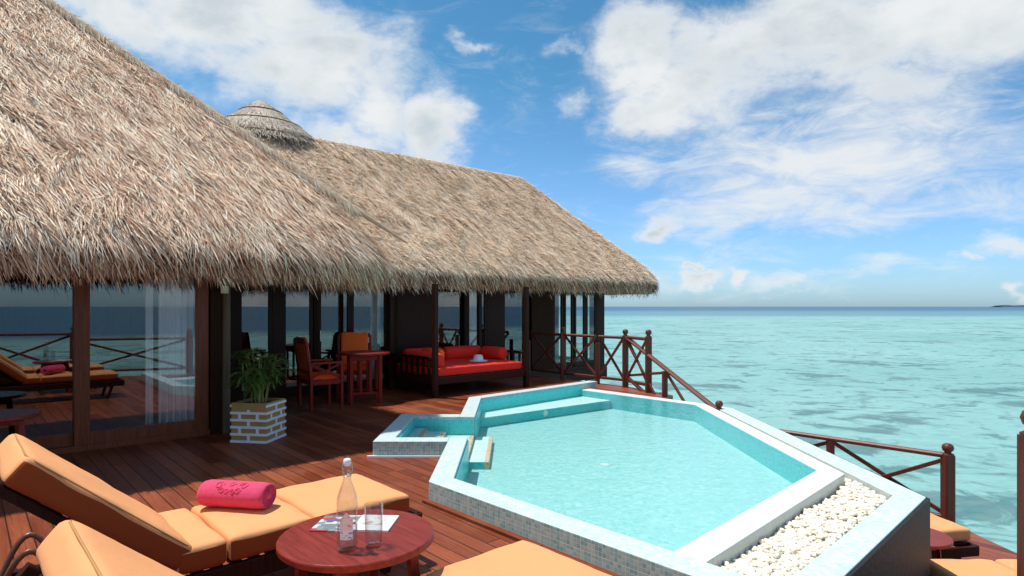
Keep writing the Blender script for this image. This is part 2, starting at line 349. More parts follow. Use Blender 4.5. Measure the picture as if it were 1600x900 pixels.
# ------------------------------------------------------------------ mesh helpers
def tag(o, label=None, cat=None, group=None, kind=None):
    if label: o['label'] = label
    if cat: o['category'] = cat
    if group: o['group'] = group
    if kind: o['kind'] = kind
    return o
def empty(name, loc=(0, 0, 0), rz=0., label=None, cat=None, group=None):
    o = bpy.data.objects.new(name, None); sc.collection.objects.link(o); o.location = loc; o.rotation_euler = (0, 0, rz)
    o.empty_display_size = .2
    return tag(o, label, cat, group)
def P(s, c, z): return Vector((AY*c+AX*s, -AX*c+AY*s, z))
class MB:
    def __init__(s, org=(0, 0, 0)): s.v = []; s.f = []; s.mi = []; s.sm = []; s.o = Vector(org)
    def add(s, vs, fs, mi=0, smooth=False):
        b = len(s.v); s.v += [Vector(v)-s.o for v in vs]; s.f += [tuple(b+i for i in f) for f in fs]
        s.mi += [mi]*len(fs) if not isinstance(mi, list) else mi; s.sm += [smooth]*len(fs); return s
    def hexa(s, q, mi=0): return s.add(q, [(3, 2, 1, 0), (4, 5, 6, 7), (0, 1, 5, 4), (1, 2, 6, 5), (2, 3, 7, 6), (3, 0, 4, 7)], mi)
    def box(s, x0, x1, y0, y1, z0, z1, mi=0):
        return s.hexa([(x0, y0, z0), (x1, y0, z0), (x1, y1, z0), (x0, y1, z0), (x0, y0, z1), (x1, y0, z1), (x1, y1, z1), (x0, y1, z1)], mi)
    def fbox(s, s0, s1, c0, c1, z0, z1, mi=0):      # box in the facade frame, c0<c1
        return s.hexa([P(s0, c1, z0), P(s1, c1, z0), P(s1, c0, z0), P(s0, c0, z0), P(s0, c1, z1), P(s1, c1, z1), P(s1, c0, z1), P(s0, c0, z1)], mi)
    def beam(s, p, q, w, h, up=(0, 0, 1), mi=0, bev=.12):
        p, q = Vector(p), Vector(q); d = (q-p).normalized(); up = Vector(up)
        if abs(d.dot(up)) > .98: up = Vector((1, 0, 0))
        r = d.cross(up).normalized(); u = r.cross(d).normalized()
        k = bev*min(w, h); a, b = w/2, h/2
        ring = [(-a+k, -b), (a-k, -b), (a, -b+k), (a, b-k), (a-k, b), (-a+k, b), (-a, b-k), (-a, -b+k)]
        vs = [e+r*x+u*y for e in (p, q) for x, y in ring]; n = 8
        fs = [(i, (i+1) % n, n+(i+1) % n, n+i) for i in range(n)]+[tuple(range(n-1, -1, -1)), tuple(range(n, 2*n))]
        return s.add(vs, fs, mi)
    def tube(s, pts, r, n=10, mi=0, closed=False, cap=True):
        pts = [Vector(p) for p in pts]; m = len(pts); rr = r if isinstance(r, (list, tuple)) else [r]*m
        vs = []; prev = None
        for i, p in enumerate(pts):
            a = pts[(i-1) % m] if (i or closed) else p; b = pts[(i+1) % m] if (i < m-1 or closed) else p
            d = (b-a).normalized()
            if prev is None:
                up = Vector((0, 0, 1)) if abs(d.z) < .95 else Vector((1, 0, 0)); u = d.cross(up).normalized()
            else: u = (prev-d*prev.dot(d)).normalized()
            prev = u; w_ = d.cross(u)
            vs += [p+(u*math.cos(2*math.pi*k/n)+w_*math.sin(2*math.pi*k/n))*rr[i] for k in range(n)]
        fs = []
        for i in range(m if closed else m-1):
            j = (i+1) % m
            fs += [(i*n+k, i*n+(k+1) % n, j*n+(k+1) % n, j*n+k) for k in range(n)]
        s.add(vs, fs, mi, True)
        if cap and not closed: s.add(vs[:n], [tuple(range(n-1, -1, -1))], mi); s.add(vs[-n:], [tuple(range(n))], mi)
        return s
    def lathe(s, prof, c=(0, 0, 0), n=24, mi=0, smooth=True):
        c = Vector(c); vs = [c+Vector((r*math.cos(2*math.pi*k/n), r*math.sin(2*math.pi*k/n), z)) for r, z in prof for k in range(n)]
        fs = [(i*n+k, i*n+(k+1) % n, (i+1)*n+(k+1) % n, (i+1)*n+k) for i in range(len(prof)-1) for k in range(n)]
        s.add(vs, fs, mi, smooth)
        if prof[0][0] > 1e-4: s.add(vs[:n], [tuple(range(n-1, -1, -1))], mi)
        if prof[-1][0] > 1e-4: s.add(vs[-n:], [tuple(range(n))], mi)
        return s
    def prism(s, poly, z0, z1, mi_side=0, mi_top=0):
        n = len(poly)
        ar = sum(poly[i][0]*poly[(i+1) % n][1]-poly[(i+1) % n][0]*poly[i][1] for i in range(n))
        if ar < 0: poly = poly[::-1]
        vs = [(x, y, z0) for x, y in poly]+[(x, y, z1) for x, y in poly]
        fs = [(i, (i+1) % n, n+(i+1) % n, n+i) for i in range(n)]+[tuple(range(n-1, -1, -1)), tuple(range(n, 2*n))]
        return s.add(vs, fs, [mi_side]*n+[mi_side, mi_top])
    def soft(s, cx, cy, cz, L, Wd, H, r=.03, puff=.01, n=12, mi=0, M=None, band=None):
        """rounded, slightly puffed cushion block"""
        a, b, h = L/2, Wd/2, H/2; r = min(r, h*.98, a*.98, b*.98); vs = {}; V = []; F = []
        nx, ny, nz = max(4, int(n*L/max(L, Wd))), max(4, int(n*Wd/max(L, Wd))), 6
        def lin(k, m, e):   # denser near the ends
            t = k/m*2-1
            return math.copysign(abs(t)**.7, t)*e
        def vid(i, j, k):
            key = (i, j, k)
            if key in vs: return vs[key]
            p = Vector((lin(i, nx, a), lin(j, ny, b), (k/nz*2-1)*h))
            q = Vector((max(-a+r, min(a-r, p.x)), max(-b+r, min(b-r, p.y)), max(-h+r, min(h-r, p.z))))
            dd = p-q
            if dd.length > 1e-6: p = q+dd.normalized()*r
            p.z += puff*(1-(p.x/a)**4)*(1-(p.y/b)**4)*(1 if p.z > 0 else -.3)
            q_ = p*1.; ed = max(abs(p.x)/a, abs(p.y)/b)
            p += Vector((noise.noise(q_*5+Vector((cx*3, cy*5, 1)))*.005, noise.noise(q_*7+Vector((cx, 9, 1)))*.004, noise.noise(q_*6+Vector((cx*7, cy*3, cz)))*.008+(noise.noise(Vector((q_.x*26, q_.y*26, cx)))*.0035*max(0, ed-.55) if p.z > 0 else 0)))
            vs[key] = len(V); V.append(p); return vs[key]
        for i in range(nx):
            for j in range(ny):
                F.append((vid(i, j, nz), vid(i+1, j, nz), vid(i+1, j+1, nz), vid(i, j+1, nz)))
                F.append((vid(i, j+1, 0), vid(i+1, j+1, 0), vid(i+1, j, 0), vid(i, j, 0)))
        for i in range(nx):
            for k in range(nz):
                F.append((vid(i, 0, k), vid(i+1, 0, k), vid(i+1, 0, k+1), vid(i, 0, k+1)))
                F.append((vid(i, ny, k+1), vid(i+1, ny, k+1), vid(i+1, ny, k), vid(i, ny, k)))
        for j in range(ny):
            for k in range(nz):
                F.append((vid(0, j, k+1), vid(0, j+1, k+1), vid(0, j+1, k), vid(0, j, k)))
                F.append((vid(nx, j, k), vid(nx, j+1, k), vid(nx, j+1, k+1), vid(nx, j, k+1)))
        T = Matrix.Translation((cx, cy, cz))
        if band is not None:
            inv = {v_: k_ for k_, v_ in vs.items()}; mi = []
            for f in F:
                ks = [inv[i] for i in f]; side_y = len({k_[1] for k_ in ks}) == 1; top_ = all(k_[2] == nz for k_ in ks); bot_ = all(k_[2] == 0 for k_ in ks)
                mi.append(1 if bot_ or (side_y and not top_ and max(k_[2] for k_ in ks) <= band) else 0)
        if M is not None: T = M @ T
        return s.add([T @ p for p in V], F, mi, True)
    def xf(s, M):
        s.v = [M @ v for v in s.v]; return s
    def build(s, name, mats, parent=None, bevel=0.):
        me = bpy.data.meshes.new(name); me.from_pydata([tuple(v) for v in s.v], [], s.f)
        for m in (mats if isinstance(mats, (list, tuple)) else [mats]): me.materials.append(m)
        me.polygons.foreach_set('material_index', s.mi); me.polygons.foreach_set('use_smooth', s.sm)
        me.update()
        uvl = me.uv_layers.new(name='UVMap'); nl = len(me.loops)
        uvs = np.zeros((nl, 2), dtype=np.float32)
        for pl in me.polygons:
            nn = pl.normal
            if abs(nn.z) > .7:
                for li in pl.loop_indices:
                    v = me.vertices[me.loops[li].vertex_index].co; uvs[li] = (v.x+s.o.x, v.y+s.o.y)
            else:
                t = Vector((-nn.y, nn.x, 0)).normalized()
                for li in pl.loop_indices:
                    v = me.vertices[me.loops[li].vertex_index].co; uvs[li] = (t.dot(v+s.o), v.z+s.o.z)
        uvl.data.foreach_set('uv', uvs.ravel())
        o = bpy.data.objects.new(name, me); sc.collection.objects.link(o)
        if parent is not None: o.parent = parent
        else: o.location = s.o
        if bevel:
            bv = o.modifiers.new('bevel', 'BEVEL'); bv.width = bevel; bv.segments = 2; bv.limit_method = 'ANGLE'
        return o
def copy_tree(o, parent=None):
    c = o.copy(); sc.collection.objects.link(c); c.parent = parent
    for ch in list(o.children): copy_tree(ch, c)
    return c

# ------------------------------------------------------------------ sea, island
SEA = -2.0
mb = MB(); N = 96; ringr = [0, 30, 120, 500, 2000, 9000, 20000]
vs = [(0, 0, SEA)]; fs = []
for r in ringr[1:]: vs += [(r*math.cos(2*math.pi*k/N), r*math.sin(2*math.pi*k/N), SEA) for k in range(N)]
fs += [(0, 1+k, 1+(k+1) % N) for k in range(N)]
for i in range(len(ringr)-2):
    b0, b1 = 1+i*N, 1+(i+1)*N
    fs += [(b0+k, b1+k, b1+(k+1) % N, b0+(k+1) % N) for k in range(N)]
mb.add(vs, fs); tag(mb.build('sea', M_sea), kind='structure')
mb = MB((3600, 4200, SEA)); n = 90; vs = []; fs = []
for i in range(n+1):
    x = 3330+i*16; hgt = 13+4*noise.noise(Vector((i*.21, 0, 0)))+2*noise.noise(Vector((i*.9, 3, 0)))
    hgt *= min(1, i/2+.45, (n-i)/3+.1)
    for (dy_, k) in ((-60, 0), (-30, .8), (0, 1), (40, .8), (90, 0)): vs.append((x, 4200+dy_, SEA-1+(hgt+1)*k))
for i in range(n):
    for k in range(4): fs.append((i*5+k, (i+1)*5+k, (i+1)*5+k+1, i*5+k+1))
mb.add(vs, fs); tag(mb.build('island', M_ind), kind='structure')

# ------------------------------------------------------------------ pool geometry (plan points)
A_o, A_i = (-.64, 4.70), (-.455, 4.79)
N_o, N_i = (1.194, 2.734), (1.34, 2.87)
H_i, H_o = (.798, 3.451), (.943, 3.295)
G_i, G_o = (2.69, 5.40), (2.87, 5.28)
F_i, F_o = (2.69, 9.00), (2.87, 9.07)
B_i, B_o = (1.19, 10.63), (1.355, 10.775)
C_o, C_i = (-.64, 9.06), (-.455, 8.985)
T_o, T_i = (1.40, 11.10), (1.53, 10.97)
SX0, SX1, SY0, SY1 = -1.385, -.64, 6.09, 7.63
# deck
deck_poly = [(-14, -4), (.2, -4), (.9, -1.5), (1.5, .9), (2.52, 3.0), (1.32, 2.86), N_o, A_o, (SX1, SY0), (SX0, SY0), (SX0, SY1), (SX1, SY1), C_o, T_o, T_i, B_o,
             (2.0, 10.06), (2.36, 9.72), (2.72, 10.35), (2.14, 11.55), (.45, 13.35), (.24, 13.68), (-3, 16.6), (-14, 10)]
mb = MB(); mb.prism(deck_poly, -.14, 0)
tag(mb.build('deck', M_deck), kind='structure')
mb = MB(); mb.prism([(2.75, 2.2), (5.3, 2.0), (5.12, 6.1), (5.08, 7.0), (4.95, 7.02), (3.1, 8.95), (2.9, 9.6), (2.4, 9.7), (2.9, 9.1), (3.24, 8.87), (3.24, 4.75), (2.2, 3.6)], -1.14, -1.0)
tag(mb.build('lower_deck', M_deck), kind='structure')

# ------------------------------------------------------------------ swimming pool
pool = empty('swimming_pool', (0, 0, 0), label='turquoise many-sided infinity pool with tiled rim sunk beside the red timber deck', cat='pool')
Z0 = -1.9
mb = MB()
for poly in ([A_o, N_o, N_i, A_i], [A_o, A_i, (-.455, 6.28), (-.64, 6.28)], [(-.64, 7.45), (-.455, 7.45), C_i, C_o], [C_o, C_i, T_i, T_o]):
    mb.prism(poly, Z0, .16, 0, 1)
mb.prism([(SX0, SY0), (SX1, SY0), (SX1, 6.28), (SX0, 6.28)], -.1, .16, 0, 1)
mb.prism([(SX0, 6.28), (-1.195, 6.28), (-1.195, 7.45), (SX0, 7.45)], -.1, .16, 0, 1)
mb.prism([(SX0, 7.45), (SX1, 7.45), (SX1, SY1), (SX0, SY1)], -.1, .16, 0, 1)
mb.build('raised_rim', [M_tile, M_coping], pool, bevel=.006)
mb = MB()
for poly in ([B_i, F_i, F_o, B_o], [F_i, G_i, G_o, F_o], [G_i, H_i, H_o, G_o]): mb.prism(poly, Z0, .06, 0, 1)
mb.build('infinity_edge', [M_tpale, M_edge], pool, bevel=.008)
mb = MB(); mb.prism([(2.99, 4.81), (3.22, 4.76), (3.22, 8.87), (2.99, 9.08)], Z0, .02, 0, 1)
mb.prism([(2.99, 4.81), (1.20, 3.02), (1.345, 2.886), (3.22, 4.76)], Z0, .02, 0, 1)
mb.prism([(2.99, 9.08), (3.22, 8.87), (3.10, 9.14), (2.0, 10.35), (1.83, 10.24), (2.89, 9.12)], Z0, .02, 0, 1)
mb.build('outer_rim', [M_tpale, M_coping], pool, bevel=.006)
mb = MB(); mb.prism([(1.36, 2.872), (3.238, 4.742), (3.238, 8.88), (3.223, 8.88), (3.223, 4.757), (1.347, 2.884)], Z0, .012)
mb.build('slate_cladding', M_slate, pool)
# inner shell
FL = -.19
inner = [A_i, H_i, G_i, F_i, B_i, C_i]
mb = MB(); mb.prism(inner, -.4, FL); mb.build('floor', M_pfloor, pool)
# wall lining (thin panels just inside the rims, below the water line)
def lining(mb, pts, z0, z1, th=.012, closed=False):
    for i in range(len(pts)-1):
        p, q = Vector((*pts[i], 0)), Vector((*pts[i+1], 0)); d = (q-p).normalized(); nn = Vector((-d.y, d.x, 0))
        mb.prism([(p.x, p.y), (q.x, q.y), (q.x+nn.x*th, q.y+nn.y*th), (p.x+nn.x*th, p.y+nn.y*th)], z0, z1)
mb = MB()
lining(mb, [A_i, H_i], FL, .13); lining(mb, [H_i, G_i, F_i, B_i], FL, .052); lining(mb, [B_i, C_i, (-.455, 7.45)], FL, .13); lining(mb, [(-.455, 6.28), A_i], FL, .13)
mb.build('wall_lining', M_pwall, pool)
# bench along the back
e = (.7071, .7071)
b0 = (C_i[0]+.013, C_i[1]+.0); 
mb = MB(); mb.prism([(-.442, 8.50), (1.63, 10.13), (1.20, 10.60), (-.442, 8.975)], FL, -.05, 0, 1)
mb.build('bench', [M_pwall, M_tread], pool, bevel=.006)
# steps: treads going down into the water
st = empty('steps', (0, 0, 0)); st.parent = pool
treads = [(-1.195, -1.02, .025), (-1.02, -.80, -.015), (-.80, -.46, -.06)]
mb = MB(); mn = MB()
for (x0, x1, z) in treads:
    mb.prism([(x0, 6.28), (x1-.045, 6.28), (x1-.045, 7.45), (x0, 7.45)], -.35, z, 0, 1)
    mn.prism([(x1-.045, 6.28), (x1, 6.28), (x1, 7.45), (x1-.045, 7.45)], -.35, z)
mb.prism([(-.455, 6.36), (-.285, 6.36), (-.285, 7.6), (-.455, 7.6)], FL, -.115, 0, 1)
mn.prism([(-.285, 6.36), (-.24, 6.36), (-.24, 7.6), (-.285, 7.6)], FL, -.115)
mb.build('tread', [M_pwall, M_tread], st); mn.build('nosing', M_nose, st)
mb = MB(); mb.prism([(-1.193, 6.282), (-1.193, 7.448), (-.46, 7.448), (-.46, 7.436), (-1.18, 7.436), (-1.18, 6.282)], -.1, .13)
mb.build('step_lining', M_pwall, st)
# water sheet
WZ = .05
mb = MB(); mb.add([(*p, WZ) for p in [(-.443, 4.82), (H_i[0]-.01, H_i[1]+.02), (G_i[0]-.013, G_i[1]+.01), (F_i[0]-.013, F_i[1]-.01), (B_i[0], B_i[1]-.02), (-.443, 8.97), (-.443, 7.435), (-1.18, 7.435), (-1.18, 6.283), (-.443, 6.283)]], [tuple(range(10))])
mb.build('water', M_pwater, pool)
mb = MB(); mb.lathe([(.055, FL), (.055, FL+.003), (.03, FL+.004), (0, FL+.004)], (1.0, 6.55, 0), 20); mb.build('drain_cover', M_edge, pool)
mb = MB(); q = Vector((.50, 9.25, -.11)); dd = Vector((.62, -.78, 0)).normalized()
mb.tube([q-dd*.03, q+dd*.012], .045, 16); mb.build('pool_light', M_edge, pool)
# trims
mb = MB(); mb.box(SX0-.05, SX1+.0, SY0-.035, SY0-.002, .001, .022); mb.build('base_strip', M_edge, pool)
dN = Vector((.682, -.731, 0)); nN = Vector((-.731, -.682, 0))
p0 = Vector((*A_o, 0))+nN*.025-dN*.02; p1 = Vector((*N_o, 0))+nN*.025
mb = MB(); mb.beam(p0+Vector((0, 0, .012)), p1+Vector((0, 0, .012)), .045, .024); mb.build('edge_board', M_deck, pool)
# pebble trough
mb = MB(); mb.prism([H_o, G_o, F_o, (2.99, 9.08), (2.99, 4.81), (1.20, 3.02)], -.4, -.10); mb.build('trough_bed', M_gbed, pool)
def inpoly(x, y, poly):
    r = False; n = len(poly); j = n-1
    for i in range(n):
        xi, yi = poly[i]; xj, yj = poly[j]
        if (yi > y) != (yj > y) and x < (xj-xi)*(y-yi)/(yj-yi)+xi: r = not r
        j = i
    return r
troughA = [(.98, 3.32), (2.89, 5.26), (2.97, 5.35), (2.97, 4.85), (1.20, 3.05)]
troughB = [(2.895, 5.3), (2.97, 5.3), (2.97, 9.0), (2.895, 9.0)]
bm = bmesh.new(); bmesh.ops.create_icosphere(bm, subdivisions=2, radius=1); ico_v = np.array([v.co[:] for v in bm.verts]); ico_f = np.array([[v.index for v in f.verts] for f in bm.faces]); bm.free()
V = []; Fc = []; cnt = 0; tries = 0
while cnt < 6500 and tries < 120000:
    tries += 1
    x, y = random.uniform(.95, 2.99), random.uniform(3.0, 9.0)
    ina = inpoly(x, y, troughA)
    if not ina and not (inpoly(x, y, troughB) and random.random() < .8): continue
    layer = random.random(); r = random.choice((.010, .013, .016, .016, .020))*random.uniform(.8, 1.25)
    sc3 = np.array([r*random.uniform(.9, 1.45), r*random.uniform(.8, 1.15), r*random.uniform(.55, .85)])
    th = random.uniform(0, 6.28); tl = random.uniform(-.5, .5)
    Mx = Matrix.Rotation(th, 3, 'Z') @ Matrix.Rotation(tl, 3, 'X')
    vv = ico_v*sc3*(1+.12*np.sin(ico_v[:, [1]]*3+th)) @ np.array(Mx).T
    hump = .035*(noise.noise(Vector((x*3, y*3, 0)))+.3) if ina else 0
    vv = vv+np.array([x, y, -.085+layer*.055+hump])
    V.append(vv); Fc.append(ico_f+cnt*len(ico_v)); cnt += 1
V = np.concatenate(V); Fc = np.concatenate(Fc)
me = bpy.data.meshes.new('pebbles'); me.from_pydata(V.tolist(), [], Fc.tolist()); me.materials.append(M_pebb); me.polygons.foreach_set('use_smooth', [True]*len(me.polygons))
pb = bpy.data.objects.new('pebbles', me); sc.collection.objects.link(pb)
tag(pb, 'white rounded pebbles filling the trough outside the infinity edge', 'pebbles', kind='stuff')

# ------------------------------------------------------------------ thatched roofs
def roof_fn(s0, s1, c0, c1, Rr, prof_t, prof_z):
    cs, cc, hs, hc = (s0+s1)/2, (c0+c1)/2, (s1-s0)/2, (c1-c0)/2
    def inset(s, c):
        qx, qy = np.abs(s-cs)-(hs-Rr), np.abs(c-cc)-(hc-Rr)
        return -(np.hypot(np.maximum(qx, 0), np.maximum(qy, 0))+np.minimum(np.maximum(qx, qy), 0)-Rr)
    def hz(s, c): return np.interp(inset(s, c), prof_t, prof_z)
    return inset, hz
def ring_pts(s0, s1, c0, c1, r, na=10):
    pts = []
    for (cs, cc, a0) in ((s1-r, c1-r, 0), (s0+r, c1-r, 90), (s0+r, c0+r, 180), (s1-r, c0+r, 270)):
        for k in range(na+1):
            a = R(a0+90*k/na); pts.append((cs+r*math.cos(a), cc+r*math.sin(a)))
    return pts
def roof_base(mb, s0, s1, c0, c1, Rr, rings):
    """rings: (inset, z) from the soffit outwards and up to the ridge"""
    vs = []; n = None
    for (t, z) in rings:
        hc = (c1-c0)/2
        t = min(t, hc-.02); r = max(.015, Rr-t)
        pts = ring_pts(s0+t, s1-t, c0+t, c1-t, r); n = len(pts)
        vs += [P(s, c, z) for s, c in pts]
    fs = [(i*n+k, i*n+(k+1) % n, (i+1)*n+(k+1) % n, (i+1)*n+k) for i in range(len(rings)-1) for k in range(n)]
    fs += [tuple(range((len(rings)-1)*n, len(rings)*n))]
    mb.add(vs, fs, 0, False)
def blades(name, mat, base, tip, width, nrm, tone, parent, bend=None):
    """base,tip: (n,3); flat tapering strips of two quads with a slight bend"""
    n = len(base); d = tip-base; side = np.cross(d, nrm); side /= np.linalg.norm(side, axis=1, keepdims=True)+1e-9
    mid = base+d*.55+(nrm*bend[:, None] if bend is not None else 0)
    wv_ = width[:, None]
    vs = np.stack([base-side*wv_*.5, base+side*wv_*.5, mid+side*wv_*.42, mid-side*wv_*.42, tip+side*wv_*.08, tip-side*wv_*.08], 1).reshape(-1, 3)
    i0 = (np.arange(n)*6)[:, None]
    f = np.concatenate([i0+np.array([0, 1, 2, 3]), i0+np.array([3, 2, 4, 5])], 1).reshape(-1, 4)
    me = bpy.data.meshes.new(name); me.vertices.add(len(vs)); me.vertices.foreach_set('co', vs.astype(np.float32).ravel())
    me.loops.add(f.size); me.loops.foreach_set('vertex_index', f.astype(np.int32).ravel())
    me.polygons.add(len(f)); me.polygons.foreach_set('loop_start', (np.arange(len(f))*4).astype(np.int32))
    at = me.attributes.new('tone', 'FLOAT', 'FACE'); at.data.foreach_set('value', np.repeat(tone, 2).astype(np.float32))
    me.update(calc_edges=True); me.materials.append(mat)
    o = bpy.data.objects.new(name, me); sc.collection.objects.link(o); o.parent = parent
    return o
def WP(s, c, z): return np.stack([AY*c+AX*s, -AX*c+AY*s, z], 1)
def thatch(name, mat, s_rng, c_rng, n, fn, parent, L=(.16, .34), wd=(.006, .012), lift=.035, shear=.25, tmin=.0):
    inset, hz = fn[0], fn[1]
    s = rng.uniform(*s_rng, n); c = rng.uniform(*c_rng, n); t = inset(s, c)
    # courses: strands start in irregular rows
    k = t > tmin; s, c, t = s[k], c[k], t[k]; n = len(s)
    e = .03
    gs = (inset(s+e, c)-inset(s-e, c))/(2*e); gc = (inset(s, c+e)-inset(s, c-e))/(2*e)
    gl = np.hypot(gs, gc)+1e-6; gs /= gl; gc /= gl
    sl = (np.interp(t+e, fn[2], fn[3])-np.interp(t-e, fn[2], fn[3]))/(2*e)
    down = np.stack([-gs, -gc, -sl], 1); down /= np.linalg.norm(down, axis=1, keepdims=True)
    nrm = np.stack([-gs*sl, -gc*sl, np.ones(n)], 1); nrm /= np.linalg.norm(nrm, axis=1, keepdims=True)
    tan = np.cross(nrm, down)
    cell = np.floor(s*6+1.3*np.sin(t*5))*13.1+np.floor(t*4.5+1.1*np.sin(s*4))*7.7
    cl = (np.sin(cell*12.9898)*43758.5453) % 1
    ang = rng.normal(0, .21, n)+(cl-.5)*.5
    cs_, sn = np.cos(ang)[:, None], np.sin(ang)[:, None]
    dr = down*cs_+tan*sn
    # lateral lean towards +s
    dr[:, 0] += shear; dr /= np.linalg.norm(dr, axis=1, keepdims=True)
    ll = rng.uniform(*L, n)
    base = np.stack([s, c, hz(s, c)], 1)+nrm*rng.uniform(-.01, .012, n)[:, None]
    lf = np.abs(rng.normal(0, lift, n))*(.5+1.3*((cl*7.3) % 1))*np.where(rng.uniform(0, 1, n) < .12, 2.2, 1.)
    tip = base+dr*ll[:, None]+nrm*lf[:, None]
    tone = np.clip(rng.beta(1.05, 1.0, n)*.92+(cl-.5)*.22+.04, 0, 1)
    rot = lambda a: WP(a[:, 0], a[:, 1], a[:, 2])
    return blades(name, mat, rot(base), rot(tip), rng.uniform(*wd, n), rot(nrm), tone, parent, rng.uniform(0, .012, n))
def fringe(name, mat, s0, s1, c0, c1, Rr, srange, n, zt, zb, parent, wd=(.006, .013), shear=.3, out=.12, creep=.3):
    """strands hanging over the eave, rooted a little above it"""
    # walk the eave: front side from srange[0] to the corner arc and on to the end side
    Lf = (s1-Rr)-srange[0]; La = Rr*math.pi/2; Le = srange[1]
    u = rng.uniform(0, Lf+La+Le, n); t = rng.uniform(-.03, creep, n)
    s = np.empty(n); c = np.empty(n); ox = np.empty(n); oy = np.empty(n)
    k = u < Lf; s[k] = srange[0]+u[k]; c[k] = c1; ox[k] = 0; oy[k] = 1
    k2 = (u >= Lf) & (u < Lf+La); a = np.pi/2-(u[k2]-Lf)/Rr; ox[k2] = np.cos(a); oy[k2] = np.sin(a); s[k2] = s1-Rr+Rr*ox[k2]; c[k2] = c1-Rr+Rr*oy[k2]
    k3 = u >= Lf+La; ox[k3] = 1; oy[k3] = 0; s[k3] = s1; c[k3] = c1-Rr-(u[k3]-Lf-La)
    s = s-ox*t; c = c-oy*t
    z = zt+np.interp(t, [-.03, .0, .15, .4], [-.2, -.02, .16, .40])
    tx, ty = oy, -ox
    clump = ((np.sin(np.floor(u*15+.6*np.sin(u*3))*78.233)*43758.5) % 1)*.6+((np.sin(np.floor(u*5.3)*12.7)*9758.5) % 1)*.4
    ln = (z-zb)*rng.uniform(.35, 1.0, n)+(clump-.5)*.22+rng.exponential(.055, n)
    ln = np.clip(ln, .08, 1.1)
    low = rng.uniform(0, 1, n)
    lean = rng.normal(shear+.08, .24, n)+(clump-.5)*.45
    o_ = rng.normal(out, .10, n)
    dr = np.stack([ox*o_+tx*lean, oy*o_+ty*lean, -np.ones(n)], 1); dr /= np.linalg.norm(dr, axis=1, keepdims=True)
    drop = np.maximum(0, rng.uniform(-.25, .38, n))
    base = np.stack([s, c, z], 1)+np.stack([ox, oy, np.zeros(n)], 1)*rng.uniform(-.03, .05, n)[:, None]
    base[:, 2] -= drop*.6
    ln = np.minimum(ln, np.maximum(.12, base[:, 2]-zb+rng.normal(0, .07, n)+(clump-.6)*.12))
    tip = base+dr*ln[:, None]
    nrm = np.stack([ox, oy, np.full(n, .4)], 1); nrm /= np.linalg.norm(nrm, axis=1, keepdims=True)
    tone = np.clip(rng.beta(.95, 1.25, n)*.95+(clump-.5)*.3, 0, 1)
    return blades(name, mat, WP(*base.T), WP(*tip.T), rng.uniform(*wd, n), WP(*nrm.T), tone, parent, rng.uniform(0, .02, n))

def make_roof(tagname, parent, dims, zt, slope, mats, counts, front_s, wd, L, zb, lifts, cfront):
    s0, s1, c0, c1, Rr = dims
    hc = (c1-c0)/2
    pt = [-.5, -.02, 0, .12, .3, .7, hc]; pz = [zt-.5, zt-.12, zt, zt+.16, zt+.36, zt+.36+.4*slope, zt+.36+(hc-.3)*slope]
    ins, hz = roof_fn(s0, s1, c0, c1, Rr, pt, pz); fn = (ins, hz, pt, pz)
    mb = MB(); sof = zt-.30
    rings = [(1.3, sof+.75), (.5, sof+.12), (.12, sof-.02), (.03, sof+.06), (.01, zt-.1), (.02, zt), (.12, zt+.13), (.3, zt+.33)]
    k = 8; rings += [(.3+(hc-.3)*i/k, zt+.33+(hc-.3)*slope*i/k) for i in range(1, k+1)]
    roof_base(mb, s0, s1, c0, c1, Rr, rings)
    rf = mb.build('roof', M_tbase, parent)
    thatch('thatch', mats[0], (front_s[0], s1), (cfront, c1), counts[0], fn, rf, L, wd, lifts[0], .22)
    thatch('rear_thatch', mats[0], (s0, s1), (c0, cfront), counts[0]//7, fn, rf, (.4, .6), (.03, .05), .04)
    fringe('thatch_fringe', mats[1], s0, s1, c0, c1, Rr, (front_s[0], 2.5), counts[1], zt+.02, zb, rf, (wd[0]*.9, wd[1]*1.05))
    # back and left eaves: sparser strands
    return rf, fn, pz[-1]
def hip_roll(parent, p, q, r, n, mat, ln=.3, wdt=.012):
    p, q = np.array(p), np.array(q); d = (q-p)/np.linalg.norm(q-p)
    up = np.array([0, 0, 1.]); sd = np.cross(d, up); sd /= np.linalg.norm(sd); u2 = np.cross(sd, d)
    t = rng.uniform(0, 1, n)[:, None]; a = rng.uniform(-.2*np.pi, 1.2*np.pi, n)
    rad = sd*np.cos(a)[:, None]+u2*np.sin(a)[:, None]
    base = p+(q-p)*t+rad*r*rng.uniform(.75, 1.05, n)[:, None]
    dr = -d*.8+(np.cross(d, rad))*rng.normal(0, .35, n)[:, None]-up*.2+rad*rng.normal(.0, .04, n)[:, None]
    dr /= np.linalg.norm(dr, axis=1, keepdims=True)
    dr[:, 2] -= .25; tip = base+dr*rng.uniform(ln*.5, ln, n)[:, None]
    return blades('hip_roll', mat, base, tip, rng.uniform(wdt*.6, wdt, n), rad, np.clip(rng.beta(3, 1.8, n), 0, 1), parent)

